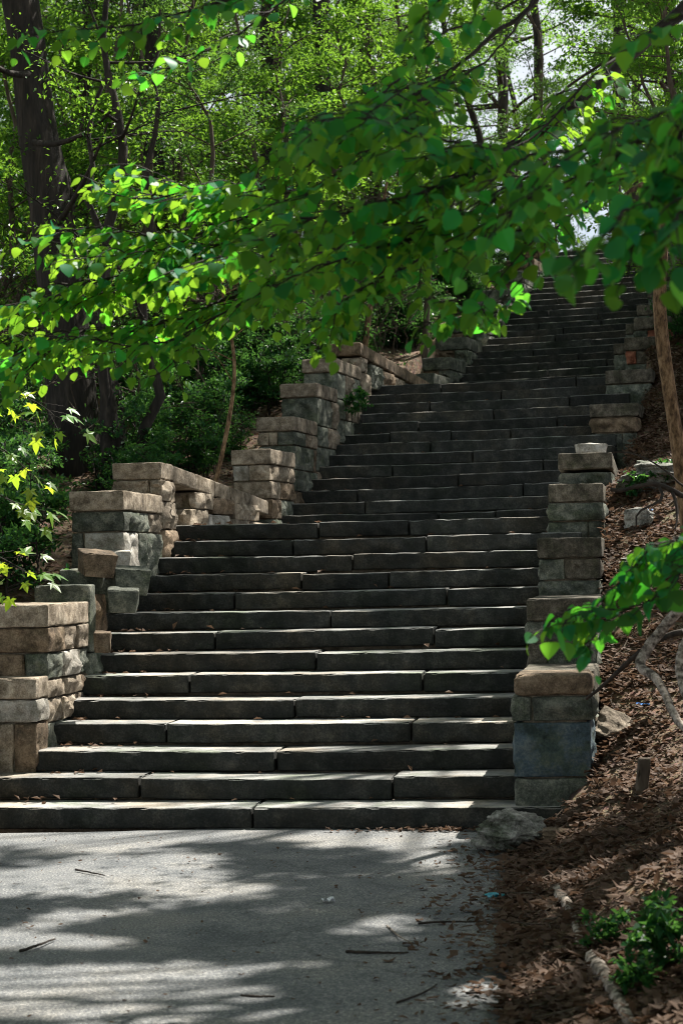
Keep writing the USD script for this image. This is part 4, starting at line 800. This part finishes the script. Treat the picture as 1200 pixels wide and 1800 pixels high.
for _ in range(700):
    y = 4.8 + 14 * r.random() ** 1.2; x = float(np.interp(y, YR, XR)) + (.55 if y > 12.1 else 0) + abs(r.normal(0, 1.1)); a = r.uniform(0, 6.28); L = r.uniform(.04, .24)
    q = np.array([[x + math.cos(a) * L * t, y + math.sin(a) * L * t, 0] for t in (-.5, -.1, .5)]); q[:, 2] = np.maximum(ground(q[:, 0], q[:, 1]), 0) + r.uniform(.012, .04); q[1, :2] += r.normal(0, .02, 2); ms.append(tube(q, np.array([1, .8, .5]) * r.uniform(.002, .006), 4))
solo('twig_litter', join(ms), BARK2, 'thin dry twigs mixed through the leaves of the right bank', 'twig litter', kind='stuff')
def edge(r, n):
    y = r.uniform(4.6, 12.2, n); x = np.interp(y, YR, XR) + .05 - np.abs(r.normal(0, .22, n)); return x, y
litter(1500, edge, 'scattered dead leaves spilling over the right edge of the path', 2, (.02, .07), .006)
def foot(r, n):
    t = r.random(n); p = FL[0]['P'] + FL[0]['b'] * (FL[0]['w'] * t)[:, None] - FL[0]['a'] * np.abs(r.normal(0, .055, n))[:, None] - FL[0]['a'] * .03; return p[:, 0], p[:, 1]
litter(1100, foot, 'thin line of dead leaves along the foot of the lowest step', 3, (.02, .06), .012)
def strewn(r, n): return r.uniform(-2.4, .7, n), r.uniform(4.6, 12.5, n)
litter(700, strewn, 'bits of dead leaf strewn over the asphalt path', 4, (.008, .035), .002)
def lslope(r, n):
    y = r.uniform(14, 30, n); return np.interp(y, YL, XL) - .6 - np.abs(r.normal(0, 3, n)), y
litter(14000, lslope, 'dead leaves under the shrubs on the left slope', 5)
# dead leaves caught on the treads
r = np.random.default_rng(77); P = []
for fi, F in enumerate(FL[:2]):
    for i in range(F['n']):
        for _ in range(14 if fi == 0 else 6):
            t = .02 + abs(r.normal(0, .25)) if r.random() < .6 else r.uniform(0, F['w'])
            P.append(F['P'] + F['b'] * t + F['a'] * (F['d'] * (i + 1) - r.uniform(.0, .2) - .01) + [0, 0, F['zb'] + (i + 1) * H + .006])
P = np.array(P); L = r.uniform(.025, .085, len(P))
solo('leaf_litter', quads(P, r.normal(size=P.shape) * [1, 1, .2], r.normal(0, .3, P.shape) + [0, 0, 1], L, L * .6, .3), LITTER, 'dead leaves caught in the corners of the steps', 'leaf litter', kind='stuff')
def stick(label, pts, rad, m=DARKWOOD, name='fallen_stick', cat='stick', lift=0, fork=None):
    Q = []
    for p in pts:
        q = on_ground(p[0], p[1]) if len(p) == 2 else at(*p)
        if len(p) == 2: q = q + [0, 0, rad * .35 + (.008 + rad * .3 if q[0] < np.interp(q[1], YR, XR) + .1 and q[1] < 12.3 else 0)]
        Q.append(q)
    T = smooth_line(Q, 5 + 3 * len(Q)); T = T + r_.normal(0, rad * .12, T.shape) * (1 if rad < .012 else .6)
    ms = [tube(T, np.linspace(rad, rad * .55, len(T)), 8, wob=.5, seed=int(rad * 1e4))]
    for f in (fork or ()):
        q = smooth_line([T[int(f[0] * len(T))]] + [at(*p) if len(p) == 3 else on_ground(*p) + [0, 0, .02] for p in f[1:]], 8); ms.append(tube(q, np.linspace(rad * .6, rad * .25, 8), 6, wob=.3))
    solo(name, join(ms), m, label, cat, smooth=True)
stick('thin dark stick lying on the sunlit asphalt at the left', [(133, 1533), (160, 1538), (184, 1543)], .006)
stick('dark twig near the left edge of the path', [(35, 1678), (65, 1668), (97, 1655)], .008)
stick('long straight stick in the middle of the path', [(608, 1678), (660, 1680), (718, 1680)], .007)
stick('short dark stick at the bottom centre of the path', [(424, 1756), (450, 1757), (483, 1757)], .006)
stick('pale curved twig between the path and the leaves', [(680, 1632), (700, 1650), (740, 1668), (752, 1672)], .005, DEADWOOD)
stick('forked dry twig low on the path edge', [(697, 1768), (740, 1752), (768, 1736)], .005)
stick('dark stick at the bottom where the path meets the leaves', [(820, 1752), (850, 1750), (892, 1754)], .007)
stick('stick half buried in the leaves by the path', [(735, 1628), (800, 1625), (890, 1628)], .006)
stick('bleached root curving out of the leaves at the lower right', [(980, 1572), (1000, 1600), (1015, 1640), (1020, 1662)], .032, DEADWOOD, 'root', 'root')
stick('long weathered root along the bottom right corner', [(1040, 1690), (1060, 1720), (1085, 1760), (1110, 1810)], .036, DEADWOOD, 'root', 'root')
stick('pale bare log lying on the right bank', [(1215, 1040, 10.9), (1160, 1110, 10.9), (1125, 1165, 10.85), (1150, 1190, 10.6), (1178, 1245, 10.3), (1215, 1290, 10.1)], .036, DEADWOOD, 'fallen_log', 'log')
stick('second bleached log at the right picture edge', [(1215, 1110, 10.6), (1195, 1160, 10.5), (1205, 1225, 10.3)], .034, DEADWOOD, 'fallen_log', 'log')
stick('brown branch leaning down to the first right pier', [(1200, 1110, 11.6), (1120, 1150, 11.8), (1060, 1205, 12.0), (1030, 1228, 12.1)], .02, DARKWOOD, 'fallen_branch', 'branch')
stick('dark dead branch sticking out over the right wall', [(1230, 872, 12.6), (1190, 868, 12.6), (1150, 852, 12.6), (1110, 858, 12.6), (1072, 861, 12.6)], .022, DARKWOOD, 'dead_branch', 'branch', fork=((.45, (1160, 880, 12.5), (1130, 895, 12.4), (1118, 925, 12.3)), (.3, (1190, 900, 12.5), (1186, 930, 12.4))))
stick('thin dark twig arching beside the slender tree', [(1205, 860, 12.9), (1165, 825, 12.9), (1120, 800, 13), (1075, 795, 13)], .008, DARKWOOD)
p = on_ground(1130, 1392); bl = block((.07, .07, .24), 77, .03, .012, .006)
solo('wooden_stake', place((bl[0] + bl[0][:, 2:] * [.12, 0, 0], bl[1]), p + [0, 0, .08], np.array([0, 1., 0]), np.array([1., 0, 0])), BARK2, 'short weathered wooden stake standing in the leaves', 'stake', smooth=40)
def flat_bit(name, label, cat, px, py, size, m, seed, y=None):
    p = on_ground(px, py) + [0, 0, .012]; rr = np.random.default_rng(seed); g = np.linspace(-.5, .5, 5); xx, yy = np.meshgrid(g, g); v = np.stack([xx * size[0], yy * size[1], .018 * rr.random((5, 5))], -1).reshape(-1, 3)
    a = rr.uniform(-.5, .5); c_, s_ = math.cos(a), math.sin(a); v = v @ np.array([[c_, s_, 0], [-s_, c_, 0], [0, 0, 1]])
    i, j = np.meshgrid(np.arange(4), np.arange(4), indexing='ij'); f = np.stack([i * 5 + j, i * 5 + j + 1, (i + 1) * 5 + j + 1, (i + 1) * 5 + j], -1).reshape(-1, 4)
    top = v + p; bot = top - [0, 0, .004]; F = np.vstack([f, f[:, ::-1] + 25]); solo(name, (np.vstack([top, bot]), F), m, label, cat)
flat_bit('paper_scrap', 'small white paper scrap on the asphalt path', 'paper', 577, 1588, (.065, .04), WHITE, 1)
flat_bit('wrapper', 'crumpled teal wrapper on the right edge of the path', 'wrapper', 868, 1580, (.10, .06), TEAL, 2)
flat_bit('wrapper', 'pale blue plastic scrap in the leaves by the pointed rock', 'wrapper', 1130, 1243, (.09, .05), BLUEP, 3)
flat_bit('wrapper', 'bright blue scrap beside the dark block on the bank', 'wrapper', 1142, 900, (.06, .06), BLUEP, 4)
flat_bit('wrapper', 'orange and white scrap in front of the large boulder', 'wrapper', 918, 1490, (.06, .05), ORANGE, 5)
